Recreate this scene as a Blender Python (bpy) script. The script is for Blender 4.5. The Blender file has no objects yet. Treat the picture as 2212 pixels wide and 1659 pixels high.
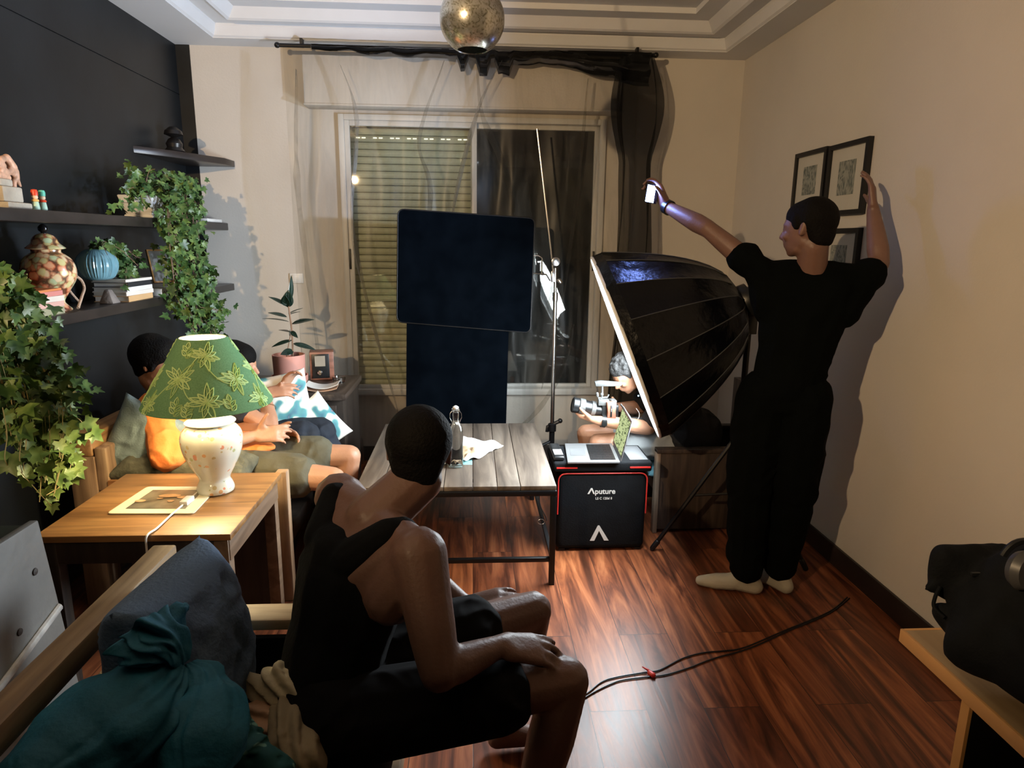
import bpy, bmesh, math, random
from mathutils import Vector as V, Matrix, noise
sc = bpy.context.scene
C = sc.collection
PI = math.pi
# ------------------------------------------------------------------ camera
IW, IH, FP = 2212, 1659, 1433.4
PITCH, YAW, ROLL = .2121, .0604, .0112
CAM = V((0, 0, 1.5))
_cy, _sy, _cp, _sp = math.cos(YAW), math.sin(YAW), math.cos(PITCH), math.sin(PITCH)
FW = V((_sy*_cp, _cy*_cp, -_sp)); RT = V((_cy, -_sy, 0)); UP = RT.cross(FW)
RT, UP = (math.cos(ROLL)*RT + math.sin(ROLL)*UP), (-math.sin(ROLL)*RT + math.cos(ROLL)*UP)
cd = bpy.data.cameras.new('camera'); cam = bpy.data.objects.new('camera', cd); C.objects.link(cam)
cd.sensor_fit = 'HORIZONTAL'; cd.sensor_width = 36; cd.lens = FP/IW*36; cd.clip_start = .05
cam.matrix_world = Matrix(((RT.x, UP.x, -FW.x, CAM.x), (RT.y, UP.y, -FW.y, CAM.y), (RT.z, UP.z, -FW.z, CAM.z), (0, 0, 0, 1)))
sc.camera = cam
def at(px, py, x=None, y=None, z=None):
    d = FW + (px-IW/2)/FP*RT - (py-IH/2)/FP*UP
    t = (y/d.y) if y is not None else ((x/d.x) if x is not None else (z-1.5)/d.z)
    return CAM + t*d
# ------------------------------------------------------------------ light, exposure
sc.view_settings.view_transform = 'Standard'; sc.view_settings.look = 'None'
sc.view_settings.gamma = 1; sc.view_settings.exposure = 0.0
w = bpy.data.worlds.new('night'); sc.world = w; w.use_nodes = True
w.node_tree.nodes['Background'].inputs[0].default_value = (.5, .6, 1, 1)
w.node_tree.nodes['Background'].inputs[1].default_value = .01
def lamp(name, kind, loc, power, color, size=.1, to=None, sx=None):
    l = bpy.data.lights.new(name, kind); l.energy = power; l.color = color
    if kind == 'AREA':
        l.size = size
        if sx: l.shape = 'RECTANGLE'; l.size_y = sx
    else: l.shadow_soft_size = size
    o = bpy.data.objects.new(name, l); C.objects.link(o); o.location = loc
    if to is not None: o.rotation_euler = (V(to)-V(loc)).to_track_quat('-Z', 'Y').to_euler()
    return o
# warm rear light inferred from cast shadows, its cone narrowed to spare the foreground
RL = V((-1.58, -.45, 2.28))
lamp('rear_room_light', 'SPOT', RL, 350, (1, .69, .38), .03, RL+V((math.sin(.44), math.cos(.44), -.12)))
bpy.data.lights['rear_room_light'].spot_size = math.radians(86); bpy.data.lights['rear_room_light'].spot_blend = .25
# ------------------------------------------------------------------ helpers: materials
def _nt(name):
    m = bpy.data.materials.new(name); m.use_nodes = True
    return m, m.node_tree.nodes, m.node_tree.links, m.node_tree.nodes['Principled BSDF']
def c4(c): return (c[0], c[1], c[2], 1)
def ramp(N, stops, interp='LINEAR'):
    r = N.new('ShaderNodeValToRGB'); r.color_ramp.interpolation = interp
    e = r.color_ramp.elements
    while len(e) < len(stops): e.new(.5)
    for el, (p, c) in zip(e, stops): el.position = p; el.color = c4(c)
    return r
def coords(N, L, scale=(1, 1, 1), rot=(0, 0, 0)):
    t = N.new('ShaderNodeTexCoord'); mp = N.new('ShaderNodeMapping')
    mp.inputs['Scale'].default_value = scale; mp.inputs['Rotation'].default_value = rot
    L.new(t.outputs['Object'], mp.inputs[0]); return mp.outputs[0]
def plain(name, col, rough=.6, metal=0, var=.15, nscale=8, bump=0, bscale=60, spec=.5, trans=0, sheen=0, sss=0, emit=None, es=0, alpha=1, coat=0):
    m, N, L, P = _nt(name)
    P.inputs['Roughness'].default_value = rough; P.inputs['Metallic'].default_value = metal
    P.inputs['Specular IOR Level'].default_value = spec
    P.inputs['Transmission Weight'].default_value = trans
    P.inputs['Sheen Weight'].default_value = sheen
    P.inputs['Coat Weight'].default_value = coat
    if sss: P.inputs['Subsurface Weight'].default_value = sss; P.inputs['Subsurface Radius'].default_value = (.02, .008, .004)
    vec = coords(N, L)
    n = N.new('ShaderNodeTexNoise'); n.inputs['Scale'].default_value = nscale; n.inputs['Detail'].default_value = 6
    L.new(vec, n.inputs[0])
    r = ramp(N, [(.3, [c*(1-var) for c in col]), (.7, [min(1, c*(1+var)) for c in col])])
    L.new(n.outputs[0], r.inputs[0]); L.new(r.outputs[0], P.inputs['Base Color'])
    if bump:
        b = N.new('ShaderNodeBump'); b.inputs['Strength'].default_value = bump; b.inputs['Distance'].default_value = .01
        n2 = N.new('ShaderNodeTexNoise'); n2.inputs['Scale'].default_value = bscale; n2.inputs['Detail'].default_value = 5
        L.new(vec, n2.inputs[0]); L.new(n2.outputs[0], b.inputs['Height']); L.new(b.outputs[0], P.inputs['Normal'])
    if emit: P.inputs['Emission Color'].default_value = c4(emit); P.inputs['Emission Strength'].default_value = es
    return m
def wood(name, dark, mid, light, axis='x', rough=.5, scale=1.0, bump=.15):
    m, N, L, P = _nt(name)
    s = {'x': (1.2, 14, 14), 'y': (14, 1.2, 14), 'z': (14, 14, 1.2)}[axis]
    vec = coords(N, L, [a*scale for a in s])
    n = N.new('ShaderNodeTexNoise'); n.inputs['Scale'].default_value = 1.6; n.inputs['Detail'].default_value = 9; n.inputs['Distortion'].default_value = .8
    L.new(vec, n.inputs[0])
    r = ramp(N, [(.3, dark), (.5, mid), (.72, light)])
    L.new(n.outputs[0], r.inputs[0]); L.new(r.outputs[0], P.inputs['Base Color'])
    P.inputs['Roughness'].default_value = rough
    b = N.new('ShaderNodeBump'); b.inputs['Strength'].default_value = bump; b.inputs['Distance'].default_value = .004
    L.new(n.outputs[0], b.inputs['Height']); L.new(b.outputs[0], P.inputs['Normal'])
    return m
def cells(name, stops, scale, rough=.3, feature='F1', coat=.3, stretch=(1, 1, 1), distort=.05, interp='LINEAR', alt=None):
    m, N, L, P = _nt(name)
    vec = coords(N, L, stretch)
    n = N.new('ShaderNodeTexNoise'); n.inputs['Scale'].default_value = scale*.8
    L.new(vec, n.inputs[0])
    mx = N.new('ShaderNodeMix'); mx.data_type = 'VECTOR'; mx.inputs[0].default_value = distort
    L.new(vec, mx.inputs[4]); L.new(n.outputs['Color'], mx.inputs[5])
    v = N.new('ShaderNodeTexVoronoi'); v.feature = feature; v.inputs['Scale'].default_value = scale
    L.new(mx.outputs[1], v.inputs['Vector'])
    r = ramp(N, stops, interp); L.new(v.outputs['Distance'], r.inputs[0])
    out = r.outputs[0]
    if alt:
        v2 = N.new('ShaderNodeTexVoronoi'); v2.inputs['Scale'].default_value = scale; L.new(mx.outputs[1], v2.inputs['Vector'])
        sep = N.new('ShaderNodeSeparateColor'); L.new(v2.outputs['Color'], sep.inputs[0])
        r2 = ramp(N, alt, 'CONSTANT'); L.new(sep.outputs[0], r2.inputs[0])
        mm = N.new('ShaderNodeMix'); mm.data_type = 'RGBA'; mm.blend_type = 'MULTIPLY'; mm.inputs[0].default_value = 1
        L.new(out, mm.inputs[6]); L.new(r2.outputs[0], mm.inputs[7]); out = mm.outputs[2]
    L.new(out, P.inputs['Base Color']); P.inputs['Roughness'].default_value = rough; P.inputs['Coat Weight'].default_value = coat
    return m
def emis(name, col, s):
    m, N, L, P = _nt(name); N.remove(P)
    e = N.new('ShaderNodeEmission'); e.inputs[0].default_value = c4(col); e.inputs[1].default_value = s
    L.new(e.outputs[0], N['Material Output'].inputs[0]); return m
def glassy(name, col=(1, 1, 1), gloss=.12, rough=.03, body=0, bodycol=(.5, .5, .5), noisy=False, nvec=(1, 1, 1), fres=1):
    """thin clear sheet: mostly see-through, a share of gloss and of dusty surface"""
    m, N, L, P = _nt(name); N.remove(P)
    t = N.new('ShaderNodeBsdfTransparent'); t.inputs[0].default_value = c4(col)
    g = N.new('ShaderNodeBsdfGlossy'); g.inputs['Roughness'].default_value = rough
    a = N.new('ShaderNodeMixShader'); fr = N.new('ShaderNodeFresnel'); fr.inputs[0].default_value = 1.45
    mt = N.new('ShaderNodeMath'); mt.operation = 'ADD'; mt.use_clamp = True; mt.inputs[1].default_value = gloss
    fs_ = N.new('ShaderNodeMath'); fs_.operation = 'MULTIPLY'; fs_.inputs[1].default_value = fres; L.new(fr.outputs[0], fs_.inputs[0])
    L.new(fs_.outputs[0], mt.inputs[0]); L.new(mt.outputs[0], a.inputs[0])
    L.new(t.outputs[0], a.inputs[1]); L.new(g.outputs[0], a.inputs[2])
    out = a.outputs[0]
    if body:
        d = N.new('ShaderNodeBsdfDiffuse'); d.inputs[0].default_value = c4(bodycol)
        tr = N.new('ShaderNodeBsdfTranslucent'); tr.inputs[0].default_value = c4(bodycol)
        h = N.new('ShaderNodeMixShader'); h.inputs[0].default_value = .5
        L.new(d.outputs[0], h.inputs[1]); L.new(tr.outputs[0], h.inputs[2])
        b = N.new('ShaderNodeMixShader'); b.inputs[0].default_value = body
        if noisy:
            vec = coords(N, L, nvec)
            n = N.new('ShaderNodeTexNoise'); n.inputs['Scale'].default_value = 3; n.inputs['Detail'].default_value = 8; n.inputs['Distortion'].default_value = 1.5
            L.new(vec, n.inputs[0])
            r = N.new('ShaderNodeMapRange'); r.inputs[1].default_value = .42; r.inputs[2].default_value = .75
            r.inputs[3].default_value = body*.6; r.inputs[4].default_value = min(1, body*3.2)
            L.new(n.outputs[0], r.inputs[0]); L.new(r.outputs[0], b.inputs[0])
        L.new(out, b.inputs[1]); L.new(h.outputs[0], b.inputs[2]); out = b.outputs[0]
    L.new(out, N['Material Output'].inputs[0]); return m
def floor_mat():
    m, N, L, P = _nt('floor_laminate')
    tc = N.new('ShaderNodeTexCoord'); sp = N.new('ShaderNodeSeparateXYZ'); L.new(tc.outputs['Object'], sp.inputs[0])
    cb = N.new('ShaderNodeCombineXYZ'); L.new(sp.outputs[1], cb.inputs[0]); L.new(sp.outputs[0], cb.inputs[1])
    br = N.new('ShaderNodeTexBrick'); br.offset = .37; br.offset_frequency = 2; br.squash = 1
    br.inputs['Scale'].default_value = 1; br.inputs['Brick Width'].default_value = 1.15; br.inputs['Row Height'].default_value = .19
    br.inputs['Mortar Size'].default_value = .0012; br.inputs['Mortar Smooth'].default_value = .1; br.inputs['Bias'].default_value = 0
    br.inputs['Color1'].default_value = (0, 0, 0, 1); br.inputs['Color2'].default_value = (1, 1, 1, 1); br.inputs['Mortar'].default_value = (.5, .5, .5, 1)
    L.new(cb.outputs[0], br.inputs[0])
    sc_ = N.new('ShaderNodeVectorMath'); sc_.operation = 'MULTIPLY'; sc_.inputs[1].default_value = (1.0, 11, 1); L.new(cb.outputs[0], sc_.inputs[0])
    of = N.new('ShaderNodeVectorMath'); of.operation = 'SCALE'; of.inputs['Scale'].default_value = 17; L.new(br.outputs['Color'], of.inputs[0])
    ad = N.new('ShaderNodeVectorMath'); L.new(sc_.outputs[0], ad.inputs[0]); L.new(of.outputs[0], ad.inputs[1])
    n = N.new('ShaderNodeTexNoise'); n.inputs['Scale'].default_value = 1.3; n.inputs['Detail'].default_value = 7; n.inputs['Distortion'].default_value = 1.6; n.inputs['Roughness'].default_value = .6
    L.new(ad.outputs[0], n.inputs[0])
    r = ramp(N, [(.28, (.035, .012, .006)), (.43, (.14, .042, .018)), (.55, (.30, .095, .036)), (.7, (.50, .19, .075))])
    L.new(n.outputs[0], r.inputs[0])
    tint = ramp(N, [(0, (.6, .55, .6)), (1, (1.1, 1.05, 1))]); L.new(br.outputs['Color'], tint.inputs[0])
    mm = N.new('ShaderNodeMix'); mm.data_type = 'RGBA'; mm.blend_type = 'MULTIPLY'; mm.inputs[0].default_value = 1
    L.new(r.outputs[0], mm.inputs[6]); L.new(tint.outputs[0], mm.inputs[7])
    m2 = N.new('ShaderNodeMix'); m2.data_type = 'RGBA'; L.new(br.outputs['Fac'], m2.inputs[0]); L.new(mm.outputs[2], m2.inputs[6]); m2.inputs[7].default_value = (.02, .01, .008, 1)
    L.new(m2.outputs[2], P.inputs['Base Color'])
    rr = N.new('ShaderNodeMapRange'); rr.inputs[3].default_value = .30; rr.inputs[4].default_value = .42
    L.new(n.outputs[0], rr.inputs[0]); L.new(rr.outputs[0], P.inputs['Roughness'])
    b = N.new('ShaderNodeBump'); b.inputs['Strength'].default_value = .25; b.inputs['Distance'].default_value = .002
    iv = N.new('ShaderNodeMath'); iv.operation = 'SUBTRACT'; L.new(n.outputs[0], iv.inputs[0]); L.new(br.outputs['Fac'], iv.inputs[1])
    L.new(iv.outputs[0], b.inputs['Height']); L.new(b.outputs[0], P.inputs['Normal'])
    return m
# ------------------------------------------------------------------ helpers: objects
def tag(o, label=None, cat=None, group=None, kind=None):
    if label: o['label'] = label
    if cat: o['category'] = cat
    if group: o['group'] = group
    if kind: o['kind'] = kind
    return o
def thing(name, label, cat, loc, group=None):
    o = bpy.data.objects.new(name, None); C.objects.link(o); o.location = loc; o.empty_display_size = .05
    return tag(o, label, cat, group)
def root(o):
    while o.parent: o = o.parent
    return o
class MB:
    def __init__(s): s.v = []; s.f = []
    def add(s, vs, fs):
        b = len(s.v); s.v += [V(p) for p in vs]; s.f += [tuple(i+b for i in f) for f in fs]; return s
    def box(s, a, b, R=None, c=None):
        """box between corners a and b, optionally turned by R about c"""
        vs = [V((x, y, z)) for x in (a[0], b[0]) for y in (a[1], b[1]) for z in (a[2], b[2])]
        if R is not None:
            c = V(c) if c is not None else (V(a)+V(b))/2
            vs = [c+R@(p-c) for p in vs]
        return s.add(vs, [(0, 1, 3, 2), (4, 6, 7, 5), (0, 4, 5, 1), (2, 3, 7, 6), (0, 2, 6, 4), (1, 5, 7, 3)])
    def hexa(s, p):
        """8 corners: bottom 4 in order then top 4"""
        return s.add(p, [(3, 2, 1, 0), (4, 5, 6, 7), (0, 1, 5, 4), (1, 2, 6, 5), (2, 3, 7, 6), (3, 0, 4, 7)])
    def tube(s, pts, r, n=8, caps=True, flat=1):
        pts = [V(p) for p in pts]; rs = r if isinstance(r, (list, tuple)) else [r]*len(pts)
        rings = []; up = None
        for i, p in enumerate(pts):
            d = (pts[min(i+1, len(pts)-1)]-pts[max(i-1, 0)])
            d = d.normalized() if d.length > 1e-9 else V((0, 0, 1))
            if up is None: up = V((0, 0, 1)) if abs(d.z) < .9 else V((1, 0, 0))
            a = d.cross(up)
            if a.length < 1e-6: a = d.cross(V((1, .1, 0)))
            a.normalize(); b = a.cross(d).normalized(); up = b
            rings.append([p+rs[i]*(math.cos(2*PI*k/n)*a+flat*math.sin(2*PI*k/n)*b) for k in range(n)])
        vs = [q for R in rings for q in R]; fs = []
        for i in range(len(rings)-1):
            for k in range(n): fs.append((i*n+k, i*n+(k+1) % n, (i+1)*n+(k+1) % n, (i+1)*n+k))
        if caps: fs.append(tuple(range(n-1, -1, -1))); fs.append(tuple((len(rings)-1)*n+k for k in range(n)))
        return s.add(vs, fs)
    def lathe(s, prof, c=(0, 0, 0), n=32, M=None, closed=False):
        c = V(c); vs = []; fs = []
        for r, z in prof:
            for k in range(n):
                p = V((r*math.cos(2*PI*k/n), r*math.sin(2*PI*k/n), z))
                vs.append(c+(M@p if M is not None else p))
        m = len(prof)
        for i in range(m-1 if not closed else m):
            j = (i+1) % m
            for k in range(n): fs.append((i*n+k, i*n+(k+1) % n, j*n+(k+1) % n, j*n+k))
        return s.add(vs, fs)
    def prism(s, poly, axis, a, b):
        """poly 2-D, extruded along axis (x|y|z) from a to b"""
        def P(u, v, w): return {'x': (w, u, v), 'y': (u, w, v), 'z': (u, v, w)}[axis]
        n = len(poly)
        vs = [P(u, v, a) for u, v in poly]+[P(u, v, b) for u, v in poly]
        return s.add(vs, [tuple(range(n-1, -1, -1)), tuple(range(n, 2*n))]+[(i, (i+1) % n, (i+1) % n+n, i+n) for i in range(n)])
    def hull(s, balls, sub=2):
        """convex hull of balls: (centre, radius) or (centre, (rx,ry,rz)) or (centre,(r..),Matrix3)"""
        bm = bmesh.new()
        for q in balls:
            c = V(q[0]); r = q[1] if isinstance(q[1], (tuple, list)) else (q[1],)*3
            R = q[2] if len(q) > 2 else None
            t = bmesh.new(); bmesh.ops.create_icosphere(t, subdivisions=sub, radius=1)
            for vv in t.verts:
                p = V((vv.co.x*r[0], vv.co.y*r[1], vv.co.z*r[2])); p = c+(R@p if R is not None else p)
                bm.verts.new(p)
            t.free()
        if len(balls) == 1:
            bm.free(); t = bmesh.new(); bmesh.ops.create_icosphere(t, subdivisions=sub, radius=1)
            vs = []
            for vv in t.verts:
                p = V((vv.co.x*r[0], vv.co.y*r[1], vv.co.z*r[2])); vs.append(c+(R@p if R is not None else p))
            fs = [tuple(v.index for v in f.verts) for f in t.faces]; t.free()
            return s.add(vs, fs)
        g = bmesh.ops.convex_hull(bm, input=bm.verts)
        dead = list({e for e in g['geom_interior']+g['geom_unused'] if isinstance(e, bmesh.types.BMVert)})
        bmesh.ops.delete(bm, geom=dead, context='VERTS')
        bm.verts.index_update()
        s.add([v.co.copy() for v in bm.verts], [tuple(v.index for v in f.verts) for f in bm.faces]); bm.free()
        return s
def build(name, mb, m, parent=None, loc=None, smooth=True, bevel=0, subd=0, voxel=0, sm=0, disp=None, solid=0, angle=35, segs=2, label=None):
    """links mb as one mesh object; world-space coordinates in, origin at the thing's base"""
    off = V(root(parent).location) if parent is not None else (V(loc) if loc is not None else V((0, 0, 0)))
    me = bpy.data.meshes.new(name)
    me.from_pydata([tuple(p-off) for p in mb.v], [], mb.f); me.update()
    bm = bmesh.new(); bm.from_mesh(me); bmesh.ops.recalc_face_normals(bm, faces=bm.faces); bm.to_mesh(me); bm.free()
    o = bpy.data.objects.new(name, me); C.objects.link(o)
    if voxel or subd or bevel or solid:
        if voxel:
            k = o.modifiers.new('r', 'REMESH'); k.mode = 'VOXEL'; k.voxel_size = voxel
            if sm: k = o.modifiers.new('s', 'SMOOTH'); k.factor = .5; k.iterations = sm
        if bevel: k = o.modifiers.new('b', 'BEVEL'); k.width = bevel; k.segments = segs; k.limit_method = 'ANGLE'; k.angle_limit = math.radians(40)
        if solid: k = o.modifiers.new('so', 'SOLIDIFY'); k.thickness = solid; k.offset = 0
        if subd: k = o.modifiers.new('d', 'SUBSURF'); k.levels = subd; k.render_levels = subd
        dg = bpy.context.evaluated_depsgraph_get(); dg.update()
        nm = bpy.data.meshes.new_from_object(o.evaluated_get(dg)); o.modifiers.clear(); o.data = nm; bpy.data.meshes.remove(me); me = nm; me.name = name
    if disp:
        for v in me.vertices: v.co = disp(v.co+off)-off
    me.materials.clear(); me.materials.append(m)
    if smooth:
        for p in me.polygons: p.use_smooth = True
        if angle and not (voxel or subd):
            try: me.set_sharp_from_angle(angle=math.radians(angle))
            except Exception: pass
    if parent is not None: o.parent = parent
    else: o.location = off
    if label: o['label'] = label
    return o
def struct(name, mb, m, **k):
    o = build(name, mb, m, **k)
    if o.parent is None: o['kind'] = 'structure'
    return o
def unit(v): return V(v).normalized()
def rot(ax, deg): return Matrix.Rotation(math.radians(deg), 3, ax)
def frame3(d, up=(0, 0, 1)):
    """columns: side, forward d, up"""
    d = V(d).normalized(); sd = d.cross(V(up)).normalized(); u = sd.cross(d)
    return Matrix((sd, d, u)).transposed()
def dup(o, loc=None, label=None):
    r = o.copy(); C.objects.link(r)
    if loc is not None: r.location = loc
    if label: r['label'] = label
    for ch in list(o.children):
        c = ch.copy(); C.objects.link(c); c.parent = r
        for g in list(ch.children):
            d = g.copy(); C.objects.link(d); d.parent = c
    return r
def Rxyz(xa, ya):
    x = V(xa).normalized(); y = V(ya); y = (y-x*x.dot(y)).normalized(); return Matrix((x, y, x.cross(y))).transposed()
def bez(a, b, c, d, n=12):
    a, b, c, d = map(V, (a, b, c, d))
    return [a*(1-t)**3+3*b*t*(1-t)**2+3*c*t*t*(1-t)+d*t**3 for t in [i/n for i in range(n+1)]]
def spline(pts, n=8):
    pts = [V(p) for p in pts]; out = []
    P = [pts[0]]+pts+[pts[-1]]
    for i in range(1, len(P)-2):
        for k in range(n):
            t = k/n; a, b, c, d = P[i-1], P[i], P[i+1], P[i+2]
            out.append(.5*((2*b)+(c-a)*t+(2*a-5*b+4*c-d)*t*t+(3*b-3*c+d-a)*t**3))
    return out+[pts[-1]]
def fbm(p, s, seed=0): return noise.fractal(V(p)*s+V((seed*3.1, seed*1.7, seed)), 1, 2, 4)
def ridges(p, s, seed=0):
    q = V(p)*s+V((seed, seed*2, 0)); q = q+.6*V((noise.noise(q), noise.noise(q+V((9, 0, 0))), noise.noise(q+V((0, 9, 0)))))
    return 1-abs(noise.noise(q))*2
# ------------------------------------------------------------------ materials
M = {}
M['slate'] = plain('slate_paint', (.0085, .010, .0115), .42, var=.35, nscale=3, bump=.1, bscale=6, spec=.3)
M['plaster'] = plain('plaster', (.60, .56, .50), .85, var=.04, nscale=2, bump=.08, bscale=90)
M['ceil'] = plain('ceiling_paint', (.66, .66, .66), .85, var=.03, nscale=2)
M['trim'] = plain('moulding_paint', (.70, .70, .70), .8, var=.02)
M['base'] = plain('dark_baseboard', (.018, .012, .01), .45, var=.3)
M['alu'] = plain('white_aluminium', (.62, .62, .60), .4, var=.03)
M['shutter'] = plain('shutter_slats', (.66, .66, .52), .45, var=.06)
M['floor'] = floor_mat()
M['shelf'] = plain('dark_shelf', (.022, .016, .014), .35, var=.3, nscale=12, spec=.6)
M['black_fab'] = plain('black_fabric', (.0035, .0045, .006), .85, var=.3, nscale=20, bump=.2, bscale=180, spec=.2)
M['navy_fab'] = plain('black_flag_cloth', (.0013, .0021, .0035), 1, var=.3, spec=0)
M['black_pl'] = plain('black_plastic', (.008, .009, .01), .35, var=.2)
M['shiny'] = plain('silvered_black_nylon', (.0015, .002, .0035), .28, var=.2, bump=.5, bscale=22, spec=.3)
M['chrome'] = plain('chrome', (.62, .62, .62), .22, 1, var=.03)
M['steel_blk'] = plain('black_steel', (.008, .008, .009), .4, .3, var=.2)
M['skin'] = plain('skin', (.42, .215, .13), .5, var=.08, nscale=14, bump=.12, bscale=120, sss=.12)
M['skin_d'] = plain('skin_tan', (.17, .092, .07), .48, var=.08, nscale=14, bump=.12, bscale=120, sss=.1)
M['hair'] = plain('black_hair', (.004, .0035, .0035), .75, var=.3, bump=.5, bscale=140, spec=.12)
M['hair_g'] = plain('grizzled_hair', (.024, .024, .024), .8, var=.9, nscale=45, bump=.7, bscale=140)
M['white_pl'] = plain('white_plastic', (.75, .74, .70), .35, var=.03)
M['paper'] = plain('paper', (.72, .70, .66), .8, var=.04)
# ------------------------------------------------------------------ room shell
XL, XR, D, ZC = -1.79, 1.73, 4.46, 2.638
YR = -1.9
struct('floor', MB().box((XL-.1, YR-.1, -.1), (XR+.1, D+.1, 0)), M['floor'], smooth=False)
wl = MB().box((XL-.12, YR-.1, 0), (XL, D+.12, 2.352)).box((XL-.12, YR-.1, 2.357), (XL, D+.12, 2.9)).box((XL-.12, YR-.1, 2.35), (XL-.006, D, 2.36))
struct('wall_left', wl, M['slate'], smooth=False)
struct('wall_right', MB().box((XR, YR-.1, 0), (XR+.12, D+.12, 2.9)), M['plaster'], smooth=False)
struct('wall_rear', MB().box((XL, YR-.12, 0), (XR, YR, 2.9)), M['slate'], smooth=False)
WX0, WX1, WZ0, WZ1 = -.835, .853, .50, 2.262
wb = MB().box((XL, D, 0), (WX0, D+.16, 2.9)).box((WX1, D, 0), (XR, D+.16, 2.9)).box((WX0, D, 0), (WX1, D+.16, WZ0)).box((WX0, D, WZ1), (WX1, D+.16, 2.9))
struct('wall_back', wb, M['plaster'], smooth=False)
struct('trim_1', MB().box((XL, D-.006, 0), (-1.708, D, ZC)), M['slate'], smooth=False)
# ceiling: perimeter soffit with a two-step tray
IX0, IX1, IY1 = -1.507, 1.548, 4.293
sof = MB().box((XL, YR, ZC), (IX0, D, ZC+.25)).box((IX1, YR, ZC), (XR, D, ZC+.25)).box((IX0, IY1, ZC), (IX1, D, ZC+.25)).box((IX0, YR, ZC), (IX1, YR+.2, ZC+.25))
struct('trim_2', sof, M['ceil'], smooth=False)
def ring(x0, x1, y0, y1, z0, z1, wd, prof):
    """moulding swept round the tray: prof = (inset, z) polygon"""
    mb = MB(); n = len(prof); vs = []
    for (sx, sy, cx, cy) in ((1, 1, x0, y0), (-1, 1, x1, y0), (-1, -1, x1, y1), (1, -1, x0, y1)):
        for (i, z) in prof: vs.append((cx+sx*i, cy+sy*i, z))
    fs = []
    for c in range(4):
        for k in range(n):
            fs.append((c*n+k, c*n+(k+1) % n, ((c+1) % 4)*n+(k+1) % n, ((c+1) % 4)*n+k))
    return mb.add(vs, fs)
Z1 = ZC+.062; Z2 = ZC+.115
m1 = ring(IX0, IX1, YR+.2, IY1, 0, 0, 0, [(0, ZC+.004), (.012, ZC+.012), (.03, Z1-.004), (.03, Z1+.01), (.135, Z1+.01), (.135, Z1-.004), (.15, Z1+.004), (.19, Z2), (.30, Z2), (.30, Z2+.03), (0, Z2+.03)])
struct('trim_3', m1, M['trim'], smooth=False)
struct('ceiling', MB().box((XL, YR, Z2+.03), (XR, D, Z2+.12)), M['ceil'], smooth=False)
struct('baseboard_right', MB().box((XR-.014, YR, 0), (XR, D, .1)), M['base'], bevel=.003)
struct('baseboard_back', MB().box((XL, D-.014, 0), (XR-.014, D, .1)), M['base'], bevel=.003)
struct('baseboard_left', MB().box((XL, YR, 0), (XL+.014, D-.014, .08)), M['base'], bevel=.003)
# shutter housing above the window
struct('trim_4', MB().box((-1.012, D-.13, 2.30), (.935, D, 2.572)).box((-1.016, D-.135, 2.288), (.94, D, 2.302)), M['plaster'], bevel=.006)
# window
win = struct('window_1', MB().box((WX0, D-.03, WZ0), (WX0+.035, D+.07, WZ1)).box((WX1-.035, D-.03, WZ0), (WX1, D+.07, WZ1)).box((WX0+.035, D-.03, WZ1-.035), (WX1-.035, D+.07, WZ1)).box((WX0, D-.045, WZ0-.03), (WX1, D+.07, WZ0+.012)), M['alu'], bevel=.003)
def sash(x0, x1, y, w_=.032):
    z0, z1 = WZ0+.012, WZ1-.035
    mb = MB().box((x0, y, z0), (x0+w_, y+.035, z1)).box((x1-w_, y, z0), (x1, y+.035, z1)).box((x0+w_, y, z0), (x1-w_, y+.035, z0+w_*.8)).box((x0+w_, y, z1-w_), (x1-w_, y+.035, z1))
    s_ = build('window_frame', mb, M['alu'], win, bevel=.003)
    build('pane', MB().box((x0+w_, y+.014, z0+w_*.8), (x1-w_, y+.018, z1-w_)), M['pane'], s_, smooth=False)
    return s_
M['pane'] = glassy('window_glass', (.9, .92, .9), .02, .02)
s1 = sash(WX0+.035, .028, D-.018); build('handle', MB().box((-.80, D-.028, 1.31), (-.787, D-.017, 1.44)), M['steel_blk'], s1, bevel=.002)
s2 = sash(-.012, WX1-.035, D+.024, .028); build('handle', MB().box((.80, D+.012, 1.31), (.812, D+.025, 1.44)), M['steel_blk'], s2, bevel=.002)
# roller shutter behind the left half
sh = MB(); z = WZ0+.012; k = 0
while z < 2.19:
    h = .0445
    prof = [(D+.095+.010*math.cos(a), z+h*.47+h*.47*math.sin(a)) for a in [(-.5+i/6)*PI for i in range(7)]]
    prof = [(D+.095-.012*math.cos((-.5+i/6)*PI), z+h*.47+h*.47*math.sin((-.5+i/6)*PI)) for i in range(7)]
    pts = prof+[(D+.105, z+h*.94), (D+.105, z)]
    sh.prism([(a, b) for a, b in pts], 'x', WX0+.037, .02)
    z += h; k += 1
build('shutter', sh, M['shutter'], win)
hl = MB()
for i in range(14):
    x = -.745+(i//2)*.1085+(i % 2)*.036
    if x < 0: hl.box((x, D+.080, 2.135), (x+.024, D+.0832, 2.141))
build('slot_glow_strip', hl, emis('glow_for_outdoor_light', (1, .93, .75), 2.2), win, smooth=False)  # glowing strips on the slats stand in for outdoor light through slots
# night outside: a dark plastered parapet and hedge
struct('trim_5', MB().box((-3, D+1.5, -.5), (3, D+1.6, 3.2)), plain('outside_wall', (.03, .035, .04), .9, var=.5, nscale=2), smooth=False)
# socket plate
pl = thing('wall_switch', 'white wall switch plate on the back wall above the rubber plant', 'switch', (-1.15, D, 1.25))
build('plate', MB().box((-1.19, D-.011, 1.215), (-1.105, D, 1.28)), M['white_pl'], pl, bevel=.004)
build('rocker', MB().box((-1.172, D-.016, 1.225), (-1.123, D-.0105, 1.27)), M['white_pl'], pl, bevel=.003)
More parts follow.
